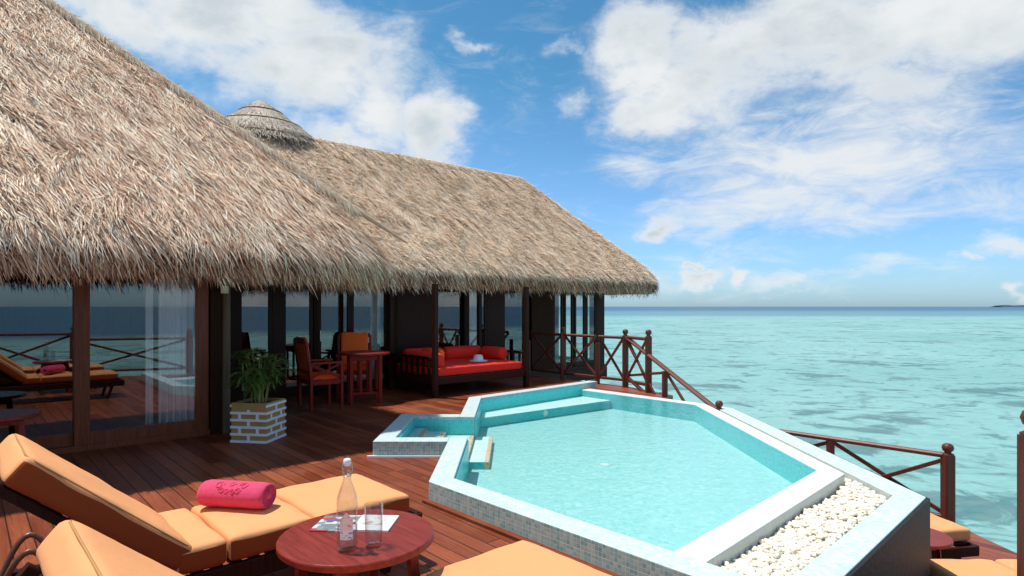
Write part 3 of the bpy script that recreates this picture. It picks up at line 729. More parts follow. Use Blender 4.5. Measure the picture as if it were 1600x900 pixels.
near = empty('bungalow', tuple(P(0, -7.72, 0)), label='nearest thatched bungalow with wide glass sliding doors, its roof filling the top left', cat='building')
far = empty('bungalow_wing', (0, 0, 0), label='long thatched wing behind the daybed reaching out over the water', cat='building')
near.location = (0, 0, 0)
NS, NC, NR = 4.10, -6.42, .95
rf1, fn1, ztop1 = make_roof('near', near, (-7.0, NS, -16.0, NC, NR), 2.12, .95, (M_th, M_thf), (150000, 40000), (-3.4, 0), (.005, .0115), (.15, .40), 1.755, (.022,), -11.2)
FS, FC = 13.25, -9.0
rf2, fn2, ztop2 = make_roof('far', far, (1.2, FS, -14.1, FC, .4), 2.14, 1.02, (M_th2, M_thf), (130000, 28000), (3.2, 0), (.006, .0125), (.09, .22), 1.84, (.026,), -11.6)
# ridge roll of the wing and hip rolls
zr = ztop2
hip_roll(rf2, P(4.0, -11.55, zr-.02), P(FS-2.5, -11.55, zr-.02), .05, 4000, M_th2, .2, .016)
hip_roll(rf2, P(FS-.55, FC-.55, 2.70), P(FS-2.52, FC-2.52, zr-.04), .03, 1500, M_th2, .22, .014)
hip_roll(rf1, P(NS-.5, NC-.5, 2.72), P(NS-4.7, NC-4.7, ztop1), .035, 7000, M_th, .2, .009)
mb = MB(); pts_ = []
for k in range(13):
    q = .06+k*.38; zq = 2.22+q*.95 if q > .2 else 2.30
    pts_.append(P(NS-q+.06, NC-q, zq-.02+.012*math.sin(k*1.7)))
mb.tube(pts_, [.012, .035]+[.055]*11, 10); mb.build('hip_binding', M_hip, rf1)
# conical cap standing on the junction of the two roofs
cx, cy = -5.02, 12.25
mb = MB(); capp = [(1.24, 4.2), (1.22, 4.66), (1.08, 4.85), (.78, 5.07), (.74, 5.09), (.42, 5.33), (.38, 5.36), (.2, 5.50), (.08, 5.58), (0, 5.60)]
mb.lathe(capp, (cx, cy, 0), 40); cap = mb.build('roof_cap', M_tbase, far)
n = 16000; hh = rng.uniform(0, 1, n)**.75; a = rng.uniform(0, 2*np.pi, n)
pr = np.array([p[0] for p in capp][::-1]); pz_ = np.array([p[1] for p in capp][::-1]); tt = np.linspace(0, 1, len(pr))
row = np.floor(hh*3)/3; r_ = np.interp(hh, tt, pr); z_ = np.interp(hh, tt, pz_)
base = np.stack([cx+r_*np.cos(a), cy+r_*np.sin(a), z_+.02+(1-(hh*3) % 1)*-.0], 1)
orad = np.stack([np.cos(a), np.sin(a), np.zeros(n)], 1); swirl = np.stack([-np.sin(a), np.cos(a), np.zeros(n)], 1)
dr = orad*.75+swirl*rng.normal(0, .25, n)[:, None]+np.array([0, 0, -.72]); nr_ = orad*.7+np.array([0, 0, .7])
tip = base+dr*rng.uniform(.10, .22, n)[:, None]+nr_*rng.uniform(0, .02, n)[:, None]
blades('cap_thatch', M_thg, base, tip, rng.uniform(.012, .02, n), nr_, np.clip(rng.beta(2.2, 2.4, n), 0, 1), cap)
for (r, z) in ((.79, 5.06), (.41, 5.34), (1.2, 4.72)):
    mb = MB(); mb.tube([(cx+r*math.cos(2*math.pi*k/36), cy+r*math.sin(2*math.pi*k/36), z+.02) for k in range(36)], .018, 6, closed=True); mb.build('binding_rope', M_tbase, cap)

# ------------------------------------------------------------------ facades
def door_leaf(parent, s0, s1, c, z0, z1, fw=.1, name='door', mat=None, th=.05, handle=None, rail=.13):
    mat = mat or M_door
    mb = MB()
    mb.fbox(s0, s0+fw, c-th/2, c+th/2, z0, z1); mb.fbox(s1-fw, s1, c-th/2, c+th/2, z0, z1)
    mb.fbox(s0+fw, s1-fw, c-th/2+.002, c+th/2-.002, z0, z0+rail); mb.fbox(s0+fw, s1-fw, c-th/2+.002, c+th/2-.002, z1-fw, z1)
    d_ = mb.build(name, mat, parent, bevel=.004)
    g = MB(); g.fbox(s0+fw-.005, s1-fw+.005, c-.004, c+.004, z0+rail-.005, z1-fw+.005); g.build('pane', M_glass, d_)
    if handle is not None:
        hb = MB(); q = P(handle, c+th/2+.03, 1.0)
        hb.tube([q+Vector((0, 0, -.09)), q+Vector((0, 0, .09))], .012, 8); hb.tube([q, P(handle, c+th/2, 1.0)], .01, 8); hb.build('handle', M_metal, d_)
    return d_
DZ = 2.35
# near facade: base line s=3.1-ish is the left door edge; s in plan frame
SN = P(0, 0, 0)
def sN(k): return (AX*-4.52+AY*6.32)+k     # k: metres from the left edge of the sliding door
CN = -7.72
mb = MB()
mb.fbox(sN(-6.5), sN(1.52), CN-.16, CN+.03, -.02, .06)                    # sill
mb.build('door_sill', M_door, near, bevel=.004)
door_leaf(near, sN(0), sN(1.287), CN, .06, DZ, .135, handle=None)
door_leaf(near, sN(-1.33), sN(.11), CN-.055, .06, DZ, .11)
door_leaf(near, sN(-2.66), sN(-1.36), CN, .06, DZ, .12)
door_leaf(near, sN(-4.0), sN(-2.7), CN-.055, .06, DZ, .12)
mb = MB(); mb.fbox(sN(1.30), sN(1.425), CN-.13, CN+.045, 0, DZ+.2); mb.build('corner_board', M_wall, near, bevel=.006)
mb = MB(); mb.tube([P(sN(1.48), CN+.02, 0), P(sN(1.48), CN+.02, DZ+.3)], .05, 14); mb.build('corner_post', M_bamb, near)
mb = MB(); mb.fbox(sN(1.30), sN(1.44), CN-4.6, CN-.14, 0, DZ+.2); mb.fbox(sN(-4.2), sN(1.30), CN-.1, CN+.04, DZ, DZ+.25)
mb.fbox(sN(-4.25), sN(-4.05), CN-5, CN, 0, DZ+.2); mb.fbox(sN(-4.2), sN(1.30), CN-4.6, CN-4.5, 0, DZ+.2)
mb.build('wall', M_wall, near)
mb = MB(); mb.fbox(sN(-4.2), sN(1.30), CN-4.5, CN-.17, .0, .05); mb.build('floor', M_deck, near)
mb = MB(); mb.fbox(sN(-4.2), sN(1.30), CN-4.5, CN-.1, DZ+.25, DZ+.3); mb.build('ceiling', M_inside, near)
mb = MB(P(sN(1.435), CN+.09, 1.72)); mb.fbox(sN(1.40), sN(1.485), CN+.07, CN+.115, 1.655, 1.745)
tag(mb.build('wall_lamp', M_cream, bevel=.008), 'small square cream outdoor light fixed to the post under the eave', 'lamp')

# far facade, c=-10
CF = -10.0
def fpanel(s0, s1, kind, mat=None, **kw):
    if kind == 'w':
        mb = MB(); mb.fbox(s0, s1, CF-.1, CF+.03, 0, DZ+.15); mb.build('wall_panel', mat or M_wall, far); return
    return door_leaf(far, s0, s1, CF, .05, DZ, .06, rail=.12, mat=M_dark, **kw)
mb = MB(); mb.fbox(2.6, 12.13, CF-.12, CF+.05, -.02, .05); mb.build('door_sill', M_dark, far)
fpanel(2.9, 3.22, 'w', M_dark); fpanel(3.22, 3.76, 'd', name='glass_door'); fpanel(3.76, 3.92, 'w', M_dark); fpanel(3.92, 4.45, 'd', name='glass_door')
mb = MB(); mb.fbox(4.45, 4.53, CF-.1, CF+.05, 0, DZ+.1); mb.build('door_post', M_wall, far)
fpanel(4.53, 5.14, 'd', name='glass_door', handle=4.56); fpanel(5.14, 5.88, 'd', name='glass_door')
mb = MB(); mb.fbox(5.9, 6.03, CF-.1, CF+.14, 0, DZ+.1); mb.build('door_post', M_wall, far)
fpanel(6.03, 6.95, 'w', M_dark); fpanel(6.95, 7.74, 'd', name='glass_door'); fpanel(7.74, 8.27, 'd', name='glass_door')
fpanel(8.27, 8.72, 'w', M_dark); fpanel(8.72, 9.38, 'd', name='glass_door'); fpanel(9.38, 9.50, 'd', name='glass_slit')
fpanel(9.58, 10.28, 'w'); fpanel(10.28, 10.62, 'd', name='window'); fpanel(10.66, 10.98, 'd', name='window')
fpanel(11.02, 11.42, 'd', name='window'); fpanel(11.44, 11.84, 'd', name='window'); fpanel(11.84, 12.13, 'w', M_dark)
mb = MB(); mb.fbox(2.6, 12.13, CF-.08, CF+.02, DZ+.15, DZ+.5)
mb.fbox(2.6, 9.6, CF-3.3, CF-3.2, 0, DZ+.4); mb.fbox(9.58, 9.68, CF-3.2, CF-.1, 0, DZ+.4); mb.fbox(2.5, 2.6, CF-3.3, CF, 0, DZ+.4)
mb.fbox(12.05, 12.13, CF-.35, CF-.1, 0, DZ+.4); mb.fbox(12.05, 12.13, CF-3.3, CF-2.9, 0, DZ+.4); mb.fbox(11.0, 12.05, CF-3.3, CF-3.2, 0, DZ+.4)
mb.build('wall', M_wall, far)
for (c0_, c1_) in ((-.98, -.36), (-1.6, -1.02), (-2.25, -1.64), (-2.88, -2.28)):     # glazed end over the water
    mb = MB()
    mb.fbox(12.06, 12.12, CF+c0_, CF+c0_+.05, .05, DZ); mb.fbox(12.06, 12.12, CF+c1_-.05, CF+c1_, .05, DZ); mb.fbox(12.062, 12.118, CF+c0_+.05, CF+c1_-.05, .05, .16); mb.fbox(12.062, 12.118, CF+c0_+.05, CF+c1_-.05, DZ-.06, DZ)
    d_ = mb.build('window', M_dark, far); g = MB(); g.fbox(12.086, 12.094, CF+c0_+.045, CF+c1_-.045, .155, DZ-.055); g.build('pane', M_glass, d_)
mb = MB(); mb.fbox(9.68, 12.05, CF-3.2, CF-.12, .0, .04); mb.fbox(2.6, 9.58, CF-3.2, CF-.12, .005, .045); mb.build('floor', M_deck, far)
mb = MB(); mb.fbox(9.4, 12.2, CF-3.4, CF+.06, -.30, -.022); mb.build('floor_beam', M_dark, far)
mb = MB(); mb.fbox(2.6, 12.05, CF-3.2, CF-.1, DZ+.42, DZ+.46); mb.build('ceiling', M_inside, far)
for (s, c) in ((9.9, -10.2), (11.9, -10.2), (11.9, -13.0), (9.9, -13.0)):
    mb = MB(); mb.tube([P(s, c, -.3), P(s, c, SEA-1.5)], .17, 16); mb.build('pile', M_conc, far)

def curtain(s0, s1, c, z0, z1, label, waves=6, amp=.03, grp='curtains behind the glass'):
    mb = MB(P((s0+s1)/2, c, z0)); n = max(16, waves*8); vs = []; fs = []
    for i in range(n+1):
        u = i/n; a = amp*math.sin(u*waves*2*math.pi)+amp*.4*math.sin(u*waves*5.1+1)
        for k in range(5):
            t = k/4; vs.append(P(s0+(s1-s0)*u, c+a*(1.1-.4*t), z0+(z1-z0)*t))
    for i in range(n):
        for k in range(4): fs.append((i*5+k, (i+1)*5+k, (i+1)*5+k+1, i*5+k+1))
    mb.add(vs, fs, 0, True); o = mb.build('curtain', M_curt)
    so_ = o.modifiers.new('thick', 'SOLIDIFY'); so_.thickness = .003
    tag(o, label, 'curtain', grp); return o
curtain(sN(.80), sN(1.22), CN-.16, .06, 2.3, 'white sheer curtain gathered at the right side of the near sliding door', 6, .03)
curtain(sN(.68), sN(.76), CN-.2, .06, 2.3, 'narrow pale curtain edge left of the gathered sheer in the near sliding door', 2, .02)
curtain(5.62, 5.84, CF-.16, .06, 2.3, 'narrow sheer curtain behind the glass just left of the daybed post', 3)
curtain(6.98, 7.16, CF-.16, .06, 2.3, 'pale curtain behind the glass above the left of the daybed', 3)
curtain(7.83, 8.22, CF-.16, .06, 2.3, 'pale pleated curtain behind the glass above the middle of the daybed', 5)
curtain(10.30, 10.42, CF-.16, .06, 2.3, 'leftmost white curtain in the end windows over the water', 2)
curtain(11.08, 11.28, CF-.16, .06, 2.3, 'middle white curtain in the end windows over the water', 3)
curtain(11.5, 11.66, CF-.16, .06, 2.3, 'rightmost white curtain in the end windows over the water', 2)
curtain(9.4, 9.47, CF-.16, .9, 2.3, 'thin bright curtain strip beside the right daybed post', 1)
# dark armchair inside the end room
ch = empty('armchair', tuple(P(10.75, CF-.75, .04)), R(200), 'dark round-backed armchair inside the glazed end room', 'armchair')
mb = MB(); 
for k in range(9):
    a = R(-100+200*k/8)
    if k: mb.beam((.36*math.cos(a0), .36*math.sin(a0), .75), (.36*math.cos(a), .36*math.sin(a), .75), .07, .74)
    a0 = a
mb.build('back', M_dark, ch); mb = MB(); mb.lathe([(.33, .05), (.36, .1), (.36, .42), (.3, .46), (0, .47)], n=20); mb.build('seat', M_inside, ch)

# ------------------------------------------------------------------ railings
def post(parent, x, y, z0, z1, w=.105, mat=None, cap=True):
    mat = mat or M_wood
    mb = MB(); mb.beam((x, y, z0), (x, y, z1-.135), w, w, bev=.15); p = mb.build('post', mat, parent)
    if cap:
        r = w*.5; zc = z1-.135
        mb = MB(); mb.lathe([(r*1.05, zc), (r*1.1, zc+.012), (r*.62, zc+.028), (r*.58, zc+.04), (r*.9, zc+.055), (r*1.06, zc+.085), (r*.9, zc+.115), (r*.5, zc+.131), (0, zc+.135)], (x, y, 0), 16); mb.build('post_cap', mat, p)
    return p
def span(parent, a, b, za, zb, top=.92, bot=.13, mat=None, brace=True, inset=.05):
    """top rail, bottom rail and crossed braces between two posts, za/zb the floor level at either end"""
    mat = mat or M_wood
    a, b = Vector((*a, 0)), Vector((*b, 0)); d = (b-a).normalized(); a = a+d*inset; b = b-d*inset
    v = lambda p, z: Vector((p.x, p.y, z))
    mb = MB(); mb.beam(v(a, za+top), v(b, zb+top), .075, .055, bev=.3); mb.build('top_rail', mat, parent)
    mb = MB(); mb.beam(v(a, za+bot), v(b, zb+bot), .055, .05); mb.build('bottom_rail', mat, parent)
    if brace:
        for k, (z1, z2) in enumerate(((za+top-.03, zb+bot+.02), (za+bot+.02, zb+top-.03))):
            o_ = d.cross(Vector((0, 0, 1)))*(.017 if k else -.017)
            mb = MB(); mb.beam(v(a, z1)+o_, v(b, z2)+o_, .032, .045); mb.build('brace', mat, parent)
G_r = 'timber railings around the decks'
S1p, S2p = (2.11, 11.40), (2.38, 10.68)
Ra = (.40, 13.35); Rb = (1.05, 12.6); Rc = (1.66, 11.9)
rl = empty('railing', (0, 0, 0), label='dark red timber railing with crossed braces in front of the end windows', cat='railing', group=G_r)
post(rl, *Rb, 0, 1.09); post(rl, *Rc, 0, .93, .09, cap=False); post(rl, *S1p, 0, 1.08)
span(rl, Ra, Rb, 0, 0); span(rl, Rb, Rc, 0, 0); span(rl, Rc, S1p, 0, 0)
post(rl, .36, 13.4, 0, .9, .08, cap=False)
# stair railings
bl = (3.0, 8.87)
rl = empty('railing', (0, 0, 0), label='sloping stair railing running down from the upper deck behind the pool corner', cat='railing', group=G_r)
mid = (2.54, 10.18)
post(rl, *mid, -.8, .56, .085, cap=False)
post(rl, *bl, -1, .14)
mb = MB(); mb.beam((S1p[0]+.02, S1p[1]-.05, .92), (bl[0], bl[1], -.02), .085, .075, bev=.4); mb.build('handrail', M_wood, rl)
mb = MB(); mb.beam((S1p[0]+.02, S1p[1]-.05, .20), (bl[0], bl[1], -.74), .055, .05); mb.build('bottom_rail', M_wood, rl)
for (a_, za_, b_, zb_) in ((S1p, .86, mid, -.28), (S1p, .22, mid, .40), (mid, .40, bl, -.70), (mid, -.26, bl, -.06)):
    mb = MB(); mb.beam((a_[0]+.02, a_[1]-.04, za_), (b_[0], b_[1], zb_), .032, .045); mb.build('brace', M_wood, rl)
rl = empty('railing', (0, 0, 0), label='short railing at the head of the stairs with a ball-topped post', cat='railing', group=G_r)
post(rl, *S2p, -.2, 1.10)
span(rl, S1p, S2p, 0, 0, .93, .13)
sta = empty('staircase', (0, 0, 0), label='timber steps going down to the lower deck behind the pool', cat='stairs')
for k in range(6):
    t = (k+.5)/6; x = 2.30+(2.95-2.30)*t; y = 10.9-(10.9-9.1)*t; z = -.16*(k+1)
    mb = MB(); mb.beam((x-.42, y-.12, z), (x+.18, y+.12, z), .30, .04); mb.build('tread', M_woodx, sta)
mb = MB(); mb.beam((2.60, 10.85, -.1), (3.15, 9.2, -1.06), .05, .2); mb.build('stringer', M_wood, sta)
mb = MB(); mb.beam((2.0, 10.6, -.1), (2.55, 8.95, -1.06), .05, .2); mb.build('stringer', M_wood, sta)
# lower deck railing
rl = empty('railing', (0, 0, 0), label='lower deck railing over the lagoon, ending in the ball-topped post beyond the pebbles', cat='railing', group=G_r)
e0 = (4.91, 6.90); m0 = (4.05, 7.79); m1 = (3.52, 8.33)
post(rl, *e0, -1, -.04, .115); post(rl, *m0, -1, -.065, .08, cap=False)
span(rl, bl, m0, -1, -1, .82, .12, brace=False, inset=0); span(rl, m0, e0, -1, -1, .82, .12, brace=True, inset=.0)
a_, b_ = Vector((*m0, -.22)), Vector((*m1, -.55)); mb = MB(); mb.beam(a_, b_, .032, .045); mb.build('brace', M_wood, rl)
# near newel and the railing of the upper deck beside the camera
rl = empty('railing', (0, 0, 0), label='upper deck railing at the right edge, its near ball-topped post cut by the frame', cat='railing', group=G_r)
n1 = (2.485, 2.90); n2_ = (1.55, .95); n3_ = (.75, -.8); n4_ = (0.0, -2.5)
post(rl, *n1, -.15, 1.02, .12)
for p_ in (n2_, n3_, n4_): post(rl, *p_, 0, 1.08, .12)
span(rl, n1, n2_, 0, 0, .80, .13); span(rl, n2_, n3_, 0, 0); span(rl, n3_, n4_, 0, 0)
# piles under the decks
def piles(label, pts, zt, grp):
    for (x, y) in pts:
        mb = MB((x, y, SEA-1)); mb.tube([(x, y, SEA-1.5), (x, y, zt)], .13, 14)
        tag(mb.build('deck_pile', M_conc), label, 'pile', grp)
piles('round concrete pile under the far edge of the upper deck', [(1.0, 12.35), (1.95, 11.3)], -.14, 'piles under the decks')
piles('round concrete pile under the outer edge of the lower deck', [(4.8, 6.6), (3.4, 8.4)], -1.14, 'piles under the decks')

# ------------------------------------------------------------------ loungers
def make_lounger(back_deg=41., flat=False):
    """local frame: +x towards the foot end, origin on the deck below the middle of the foot edge"""
    root = empty('sun_lounger')
    Wd = .64
    fr = MB()
    for sy in (-1, 1):
        fr.beam((.08, sy*.30, .245), (-1.95, sy*.30, .245), .035, .09)
    for k in range(15): fr.beam((-.02-k*.085, -.30, .285), (-.02-k*.085, .30, .285), .05, .018)
    fr.beam((.075, -.30, .245), (.075, .30, .245), .09, .035, up=(1, 0, 0)); fr.beam((-1.93, -.30, .245), (-1.93, .30, .245), .09, .035, up=(1, 0, 0))
    fr.build('frame', M_dark, root)
    for (x, sy) in ((-.12, -1), (-.12, 1), (-1.62, -1), (-1.62, 1)):
        lg = MB(); lg.beam((x+.06, sy*.27, .25), (x-.02, sy*.27, 0), .06, .035, up=(1, 0, 0)); lg.build('leg', M_dark, root)
    segs = [(-.0, -.565), (-.575, -.995), (-1.005, -1.215)]
    for (x0, x1) in segs:
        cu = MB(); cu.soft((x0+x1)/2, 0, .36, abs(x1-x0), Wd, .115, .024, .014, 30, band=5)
        c_ = cu.build('seat_cushion', [M_peach, M_peach_shade], root)
        a, b = abs(x1-x0)/2-.018, Wd/2-.012; cxm = (x0+x1)/2; zz = .396
        pp = []
        for (ccx, ccy, a0) in ((a-.03, b-.03, 0), (-a+.03, b-.03, 90), (-a+.03, -b+.03, 180), (a-.03, -b+.03, 270)):
            for k in range(5): an = R(a0+90*k/4); pp.append((cxm+ccx+.036*math.cos(an), ccy+.036*math.sin(an), zz))
        pm = MB(); pm.tube(pp, .0045, 6, closed=True); pm.build('piping', M_seam, c_)
    ph = R(0 if flat else back_deg)
    Mb = Matrix.Translation((-1.225, 0, .305)) @ Matrix.Rotation(ph, 4, 'Y')
    bf = MB()
    for sy in (-1, 1): bf.beam((0, sy*.265, -.015), (-.80, sy*.265, -.015), .035, .04)
    for k in range(8): bf.beam((-.04-k*.1, -.265, -.008), (-.04-k*.1, .265, -.008), .05, .015)
    bf.xf(Mb); bf.build('backrest_frame', M_dark, root)
    bc = MB(); bc.soft(-.40, 0, .072, .80, Wd, .12, .03, .014, 30, M=Mb, band=5); c_ = bc.build('back_cushion', [M_peach, M_peach_shade], root)
    for zz in (.128,):
        pp = []; a, b = .40-.014, Wd/2-.012
        for (ccx, ccy, a0) in ((a-.05, b-.05, 0), (-a+.05, b-.05, 90), (-a+.05, -b+.05, 180), (a-.05, -b+.05, 270)):
            for k in range(5): an = R(a0+90*k/4); pp.append(Mb @ Vector((-.40+ccx+.056*math.cos(an), ccy+.056*math.sin(an), zz)))
        pm = MB(); pm.tube(pp, .0035, 6, closed=True); pm.build('piping', M_seam, c_)
    hp = MB(); hp.soft(-.735, 0, .128, .20, Wd*.86, .03, .014, .012, 10, M=Mb)
    if not flat:
        hp.beam(Mb @ Vector((-.74, -.2, .142)), Mb @ Vector((-.74, -.2, .142)), .01, .01) if False else None
        sp = MB()
        for sy in (-1, 1): sp.beam((-1.50, sy*.24, .24), Mb @ Vector((-.5, sy*.24, -.03)), .03, .025)
        sp.build('prop', M_dark, root)
    return root
LG = 'peach cushioned sun loungers'
ANG = math.atan2(.678, .735)
L1 = make_lounger(); L1.location = (-.80, 3.765, 0); L1.rotation_euler.z = ANG
tag(L1, 'peach sun lounger with raised back and a rolled pink towel lying on it', 'sun lounger', LG)
L2 = copy_tree(L1); L2.location = (-.75+1.5*.678, 3.765-1.5*.735-.03, 0)
tag(L2, 'closest peach sun lounger, in front of the round table, cut off at the bottom', 'sun lounger', LG)
L4 = copy_tree(L1); L4.location = (3.40, 4.74, -1.0); L4.rotation_euler.z = R(180)
tag(L4, 'peach sun lounger on the lower deck at the bottom right corner', 'sun lounger', LG)
L3 = make_lounger(flat=True); L3.location = (3.99, 5.68, -1.0); L3.rotation_euler.z = R(-80)
tag(L3, 'flat peach sun lounger on the lower deck between the dark round table and the railing', 'sun lounger', LG)

# rolled towel on lounger 1
tc_ = Vector((-1.47, 3.27, .498))
a1 = Vector((.985, -.17, 0)).normalized()
mb = MB(tc_); n = 20; prof = []
Lt, rt = .385, .073
def ringat(x, r): 
    s_ = a1.cross(Vector((0, 0, 1))); return [tc_+a1*x+s_*(r*math.cos(2*math.pi*k/n)*1.12)+Vector((0, 0, r*math.sin(2*math.pi*k/n)*.93)) for k in range(n)]
xs = [(-Lt/2, .02), (-Lt/2-.004, .05), (-Lt/2+.01, rt*.93), (-Lt/2+.03, rt)]+[(-Lt/2+.03+(Lt-.06)*k/8, rt*(1+.015*math.sin(k*2.1))) for k in range(1, 9)]+[(Lt/2-.008, rt*.95), (Lt/2, rt*.8), (Lt/2-.012, rt*.75), (Lt/2, rt*.62), (Lt/2-.012, rt*.55), (Lt/2, rt*.42), (Lt/2-.012, rt*.34), (Lt/2, rt*.2), (Lt/2, .001)]
vs = []; [vs.extend(ringat(x, r)) for x, r in xs]
fs = [(i*n+k, (i+1)*n+k, (i+1)*n+(k+1) % n, i*n+(k+1) % n) for i in range(len(xs)-1) for k in range(n)]
mb.add(vs, fs, 0, True); tw = mb.build('towel', M_pink)
tag(tw, 'rolled hot pink towel with an embossed scroll pattern on the lounger', 'towel')
# flap edge and embossing (raised terry scrolls)
s_ = a1.cross(Vector((0, 0, 1)))
def tsurf(x, ang, r=rt*1.01): return tc_+a1*x+s_*(r*math.cos(ang)*1.12)+Vector((0, 0, r*math.sin(ang)*.93))
mb = MB(tc_)
for (u0, v0, sg, rr) in ((-.07, 1.05, 1, .028), (-.045, .62, -1, .018), (-.012, .55, 1, .016), (.02, .55, -1, .016), (.05, .62, 1, .018), (.07, 1.1, -1, .026), (0, 1.15, 1, .02)):
    mb.tube([tsurf(u0+sg*rr*(1-k/14*.75)*math.cos(k*.62), v0+rr*(1-k/14*.75)*math.sin(k*.62)/rt) for k in range(14)], .0032, 6)
eb = mb.build('embossing', M_pinkd, None); eb.parent = tw; eb.location = (0, 0, 0)

# ------------------------------------------------------------------ round side tables
def make_side_table(r=.315, h=.56, mat=None):
    mat = mat or M_red
    root = empty('side_table')
    top = MB(); top.lathe([(r*.80, h-.032), (r*.97, h-.032), (r, h-.026), (r, h-.006), (r*.985, h), (r*.765, h)], n=56, smooth=False)
    tp = top.build('table_top', mat, root, bevel=.002)
    sl_ = MB(); k = 6; wv2 = 2*r*.76/k
    for i in range(k):
        y0 = -r*.76+i*wv2; y1 = y0+wv2-.011; ri = r*.762; pts = []
        for yy in [y0+(y1-y0)*j/5 for j in range(6)]: pts.append((math.sqrt(max(1e-6, ri*ri-yy*yy)), yy))
        poly = pts+[(-x, y) for x, y in pts[::-1]]
        sl_.prism(poly, h-.026, h-.003)
    sl_.build('slat', mat, tp)
    for (sx, sy) in ((1, 1), (-1, -1), (1, -1), (-1, 1)):
        lg = MB(); lg.beam((sx*r*.5, sy*r*.5, h-.033), (sx*r*.62, sy*r*.62, 0), .045, .03); lg.build('leg', mat, root)
    ap = MB(); ap.beam((-r*.56, -r*.5, h-.06), (r*.56, -r*.5, h-.06), .02, .05); ap.beam((-r*.56, r*.5, h-.06), (r*.56, r*.5, h-.06), .02, .05)
    ap.beam((r*.5, -r*.54, h-.062), (r*.5, r*.54, h-.062), .02, .05); ap.beam((-r*.5, -r*.54, h-.062), (-r*.5, r*.54, h-.062), .02, .05); ap.build('apron', mat, root)
    return root
TG = 'round slatted side tables'
TC = (-.64, 2.535)
t1 = make_side_table(); t1.location = (*TC, 0); t1.rotation_euler.z = R(-47)
tag(t1, 'round red wooden side table holding the bottle, glass and magazine', 'side table', TG)
t2 = copy_tree(t1); t2.location = (-4.50, 5.34, 0); tag(t2, 'round red side table at the left edge beside the glass doors', 'side table', TG)
t3 = copy_tree(t1); t3.location = (3.53, 5.38, -1.05); t3.scale = (.9, .9, .9); tag(t3, 'dark round side table between the loungers on the lower deck', 'side table', TG)
t3.location.z = -1.0
TH = .56
# bottle
bx, by = -.636, 2.365
bt = empty('bottle', (bx, by, TH), label='clear glass swing-top water bottle standing on the round table', cat='bottle'); bt.scale = (.95, .95, .96)
out_p = [(.030, .0), (.040, .004), (.0425, .015), (.0425, .19), (.040, .215), (.030, .245), (.019, .275), (.0155, .295), (.0150, .325), (.0175, .328), (.0175, .337), (.014, .340)]
inn_p = [(r-.0035, z) for r, z in out_p[::-1] if z > .02]+[(.036, .014), (.0, .012)]
mb = MB(); mb.lathe(out_p+inn_p, n=28); mb.build('glass_body', M_cglass, bt)
mb = MB(); mb.lathe([(.0, .015), (.036, .016), (.0388, .02), (.0388, .10), (0, .10)], n=24); mb.build('water', M_cglass, bt)
mb = MB(); mb.lathe([(.0, .338), (.012, .338), (.0155, .343), (.0155, .362), (.012, .367), (0, .368)], n=18); mb.build('stopper', M_white, bt)
mb = MB()
mb.tube([(.0165, 0, .30), (.021, 0, .32), (.018, 0, .352), (0, 0.0175, .352), (-.018, 0, .352), (-.021, 0, .32), (-.0165, 0, .30)], .0013, 6)
mb.tube([(.0165*math.cos(k*.5236), .0165*math.sin(k*.5236), .30) for k in range(12)], .0016, 6, closed=True); mb.build('wire_clip', M_metal, bt)
m, t, b = newmat('bottle_label'); tcd = t.node('ShaderNodeTexCoord').outputs['Object']
x, y, z = t.sep(tcd)
c = t.mix(t.smooth(z, .088, .095), (.82, .80, .84), (.80, .66, .68)); nn_ = t.noise(t.vm('MULTIPLY', tcd, (1, 1, 2)), 34., 3)
c = t.mix(t.m('MULTIPLY', t.smooth(nn_, .52, .6), t.smooth(z, .10, .085)), c, (.30, .33, .62)); c = t.mix(t.m('MULTIPLY', t.smooth(nn_, .56, .62), t.smooth(z, .09, .11)), c, (.78, .28, .3))
t.set(b.inputs['Base Color'], c); b.inputs['Roughness'].default_value = .4
mb = MB(); vs = []; fs = []; K = 12
for k in range(K+1):
    a = R(-115+70*k/K)
    for zz in (.055, .115, .165-.01*abs(k-6)/2): vs.append((.0433*math.cos(a), .0433*math.sin(a), zz))
for k in range(K):
    for j in range(2): fs.append((k*3+j, (k+1)*3+j, (k+1)*3+j+1, k*3+j+1))
mb.add(vs, fs, 0, True); lb = mb.build('label', m, bt)
# glass
gx, gy = -.543, 2.405
mb = MB((gx, gy, TH)); mb.lathe([(0, .0), (.030, .0), (.0325, .004), (.037, .165), (.0345, .165), (.031, .02), (.0, .018)], (gx, gy, TH), 28)
gl_ = mb.build('drinking_glass', M_cglass); tag(gl_, 'empty clear tumbler on the round table right of the bottle', 'glass')
# magazine
mg = empty('magazine', (-.675, 2.645, TH), R(-4), 'open magazine with pale and photo pages lying on the round table behind the bottle', 'magazine')
m, t, b = newmat('photo_page'); tcd = t.node('ShaderNodeTexCoord').outputs['Object']
vor = t.node('ShaderNodeTexVoronoi'); t.set(vor.inputs['Vector'], t.vm('MULTIPLY', tcd, (1, 1.6, 1))); vor.inputs['Scale'].default_value = 22; vor.distance = 'CHEBYCHEV'
x, y, z = t.sep(vor.outputs['Color'])
t.set(b.inputs['Base Color'], t.ramp(x, [(.0, (.75, .75, .75)), (.3, (.42, .06, .08)), (.5, (.25, .3, .32)), (.65, (.1, .14, .3)), (.8, (.2, .24, .22)), (1, (.8, .7, .68))], 'CONSTANT')); b.inputs['Roughness'].default_value = .3
mb = MB(); mb.box(-.165, .0, -.10, .095, 0, .006); mb.build('pages', m, mg)
mb = MB(); mb.box(.001, .165, -.085, .10, 0, .008); mb.build('pages', M_paper, mg)
m2, t, b = newmat('printed_lines'); tcd = t.node('ShaderNodeTexCoord').outputs['Object']
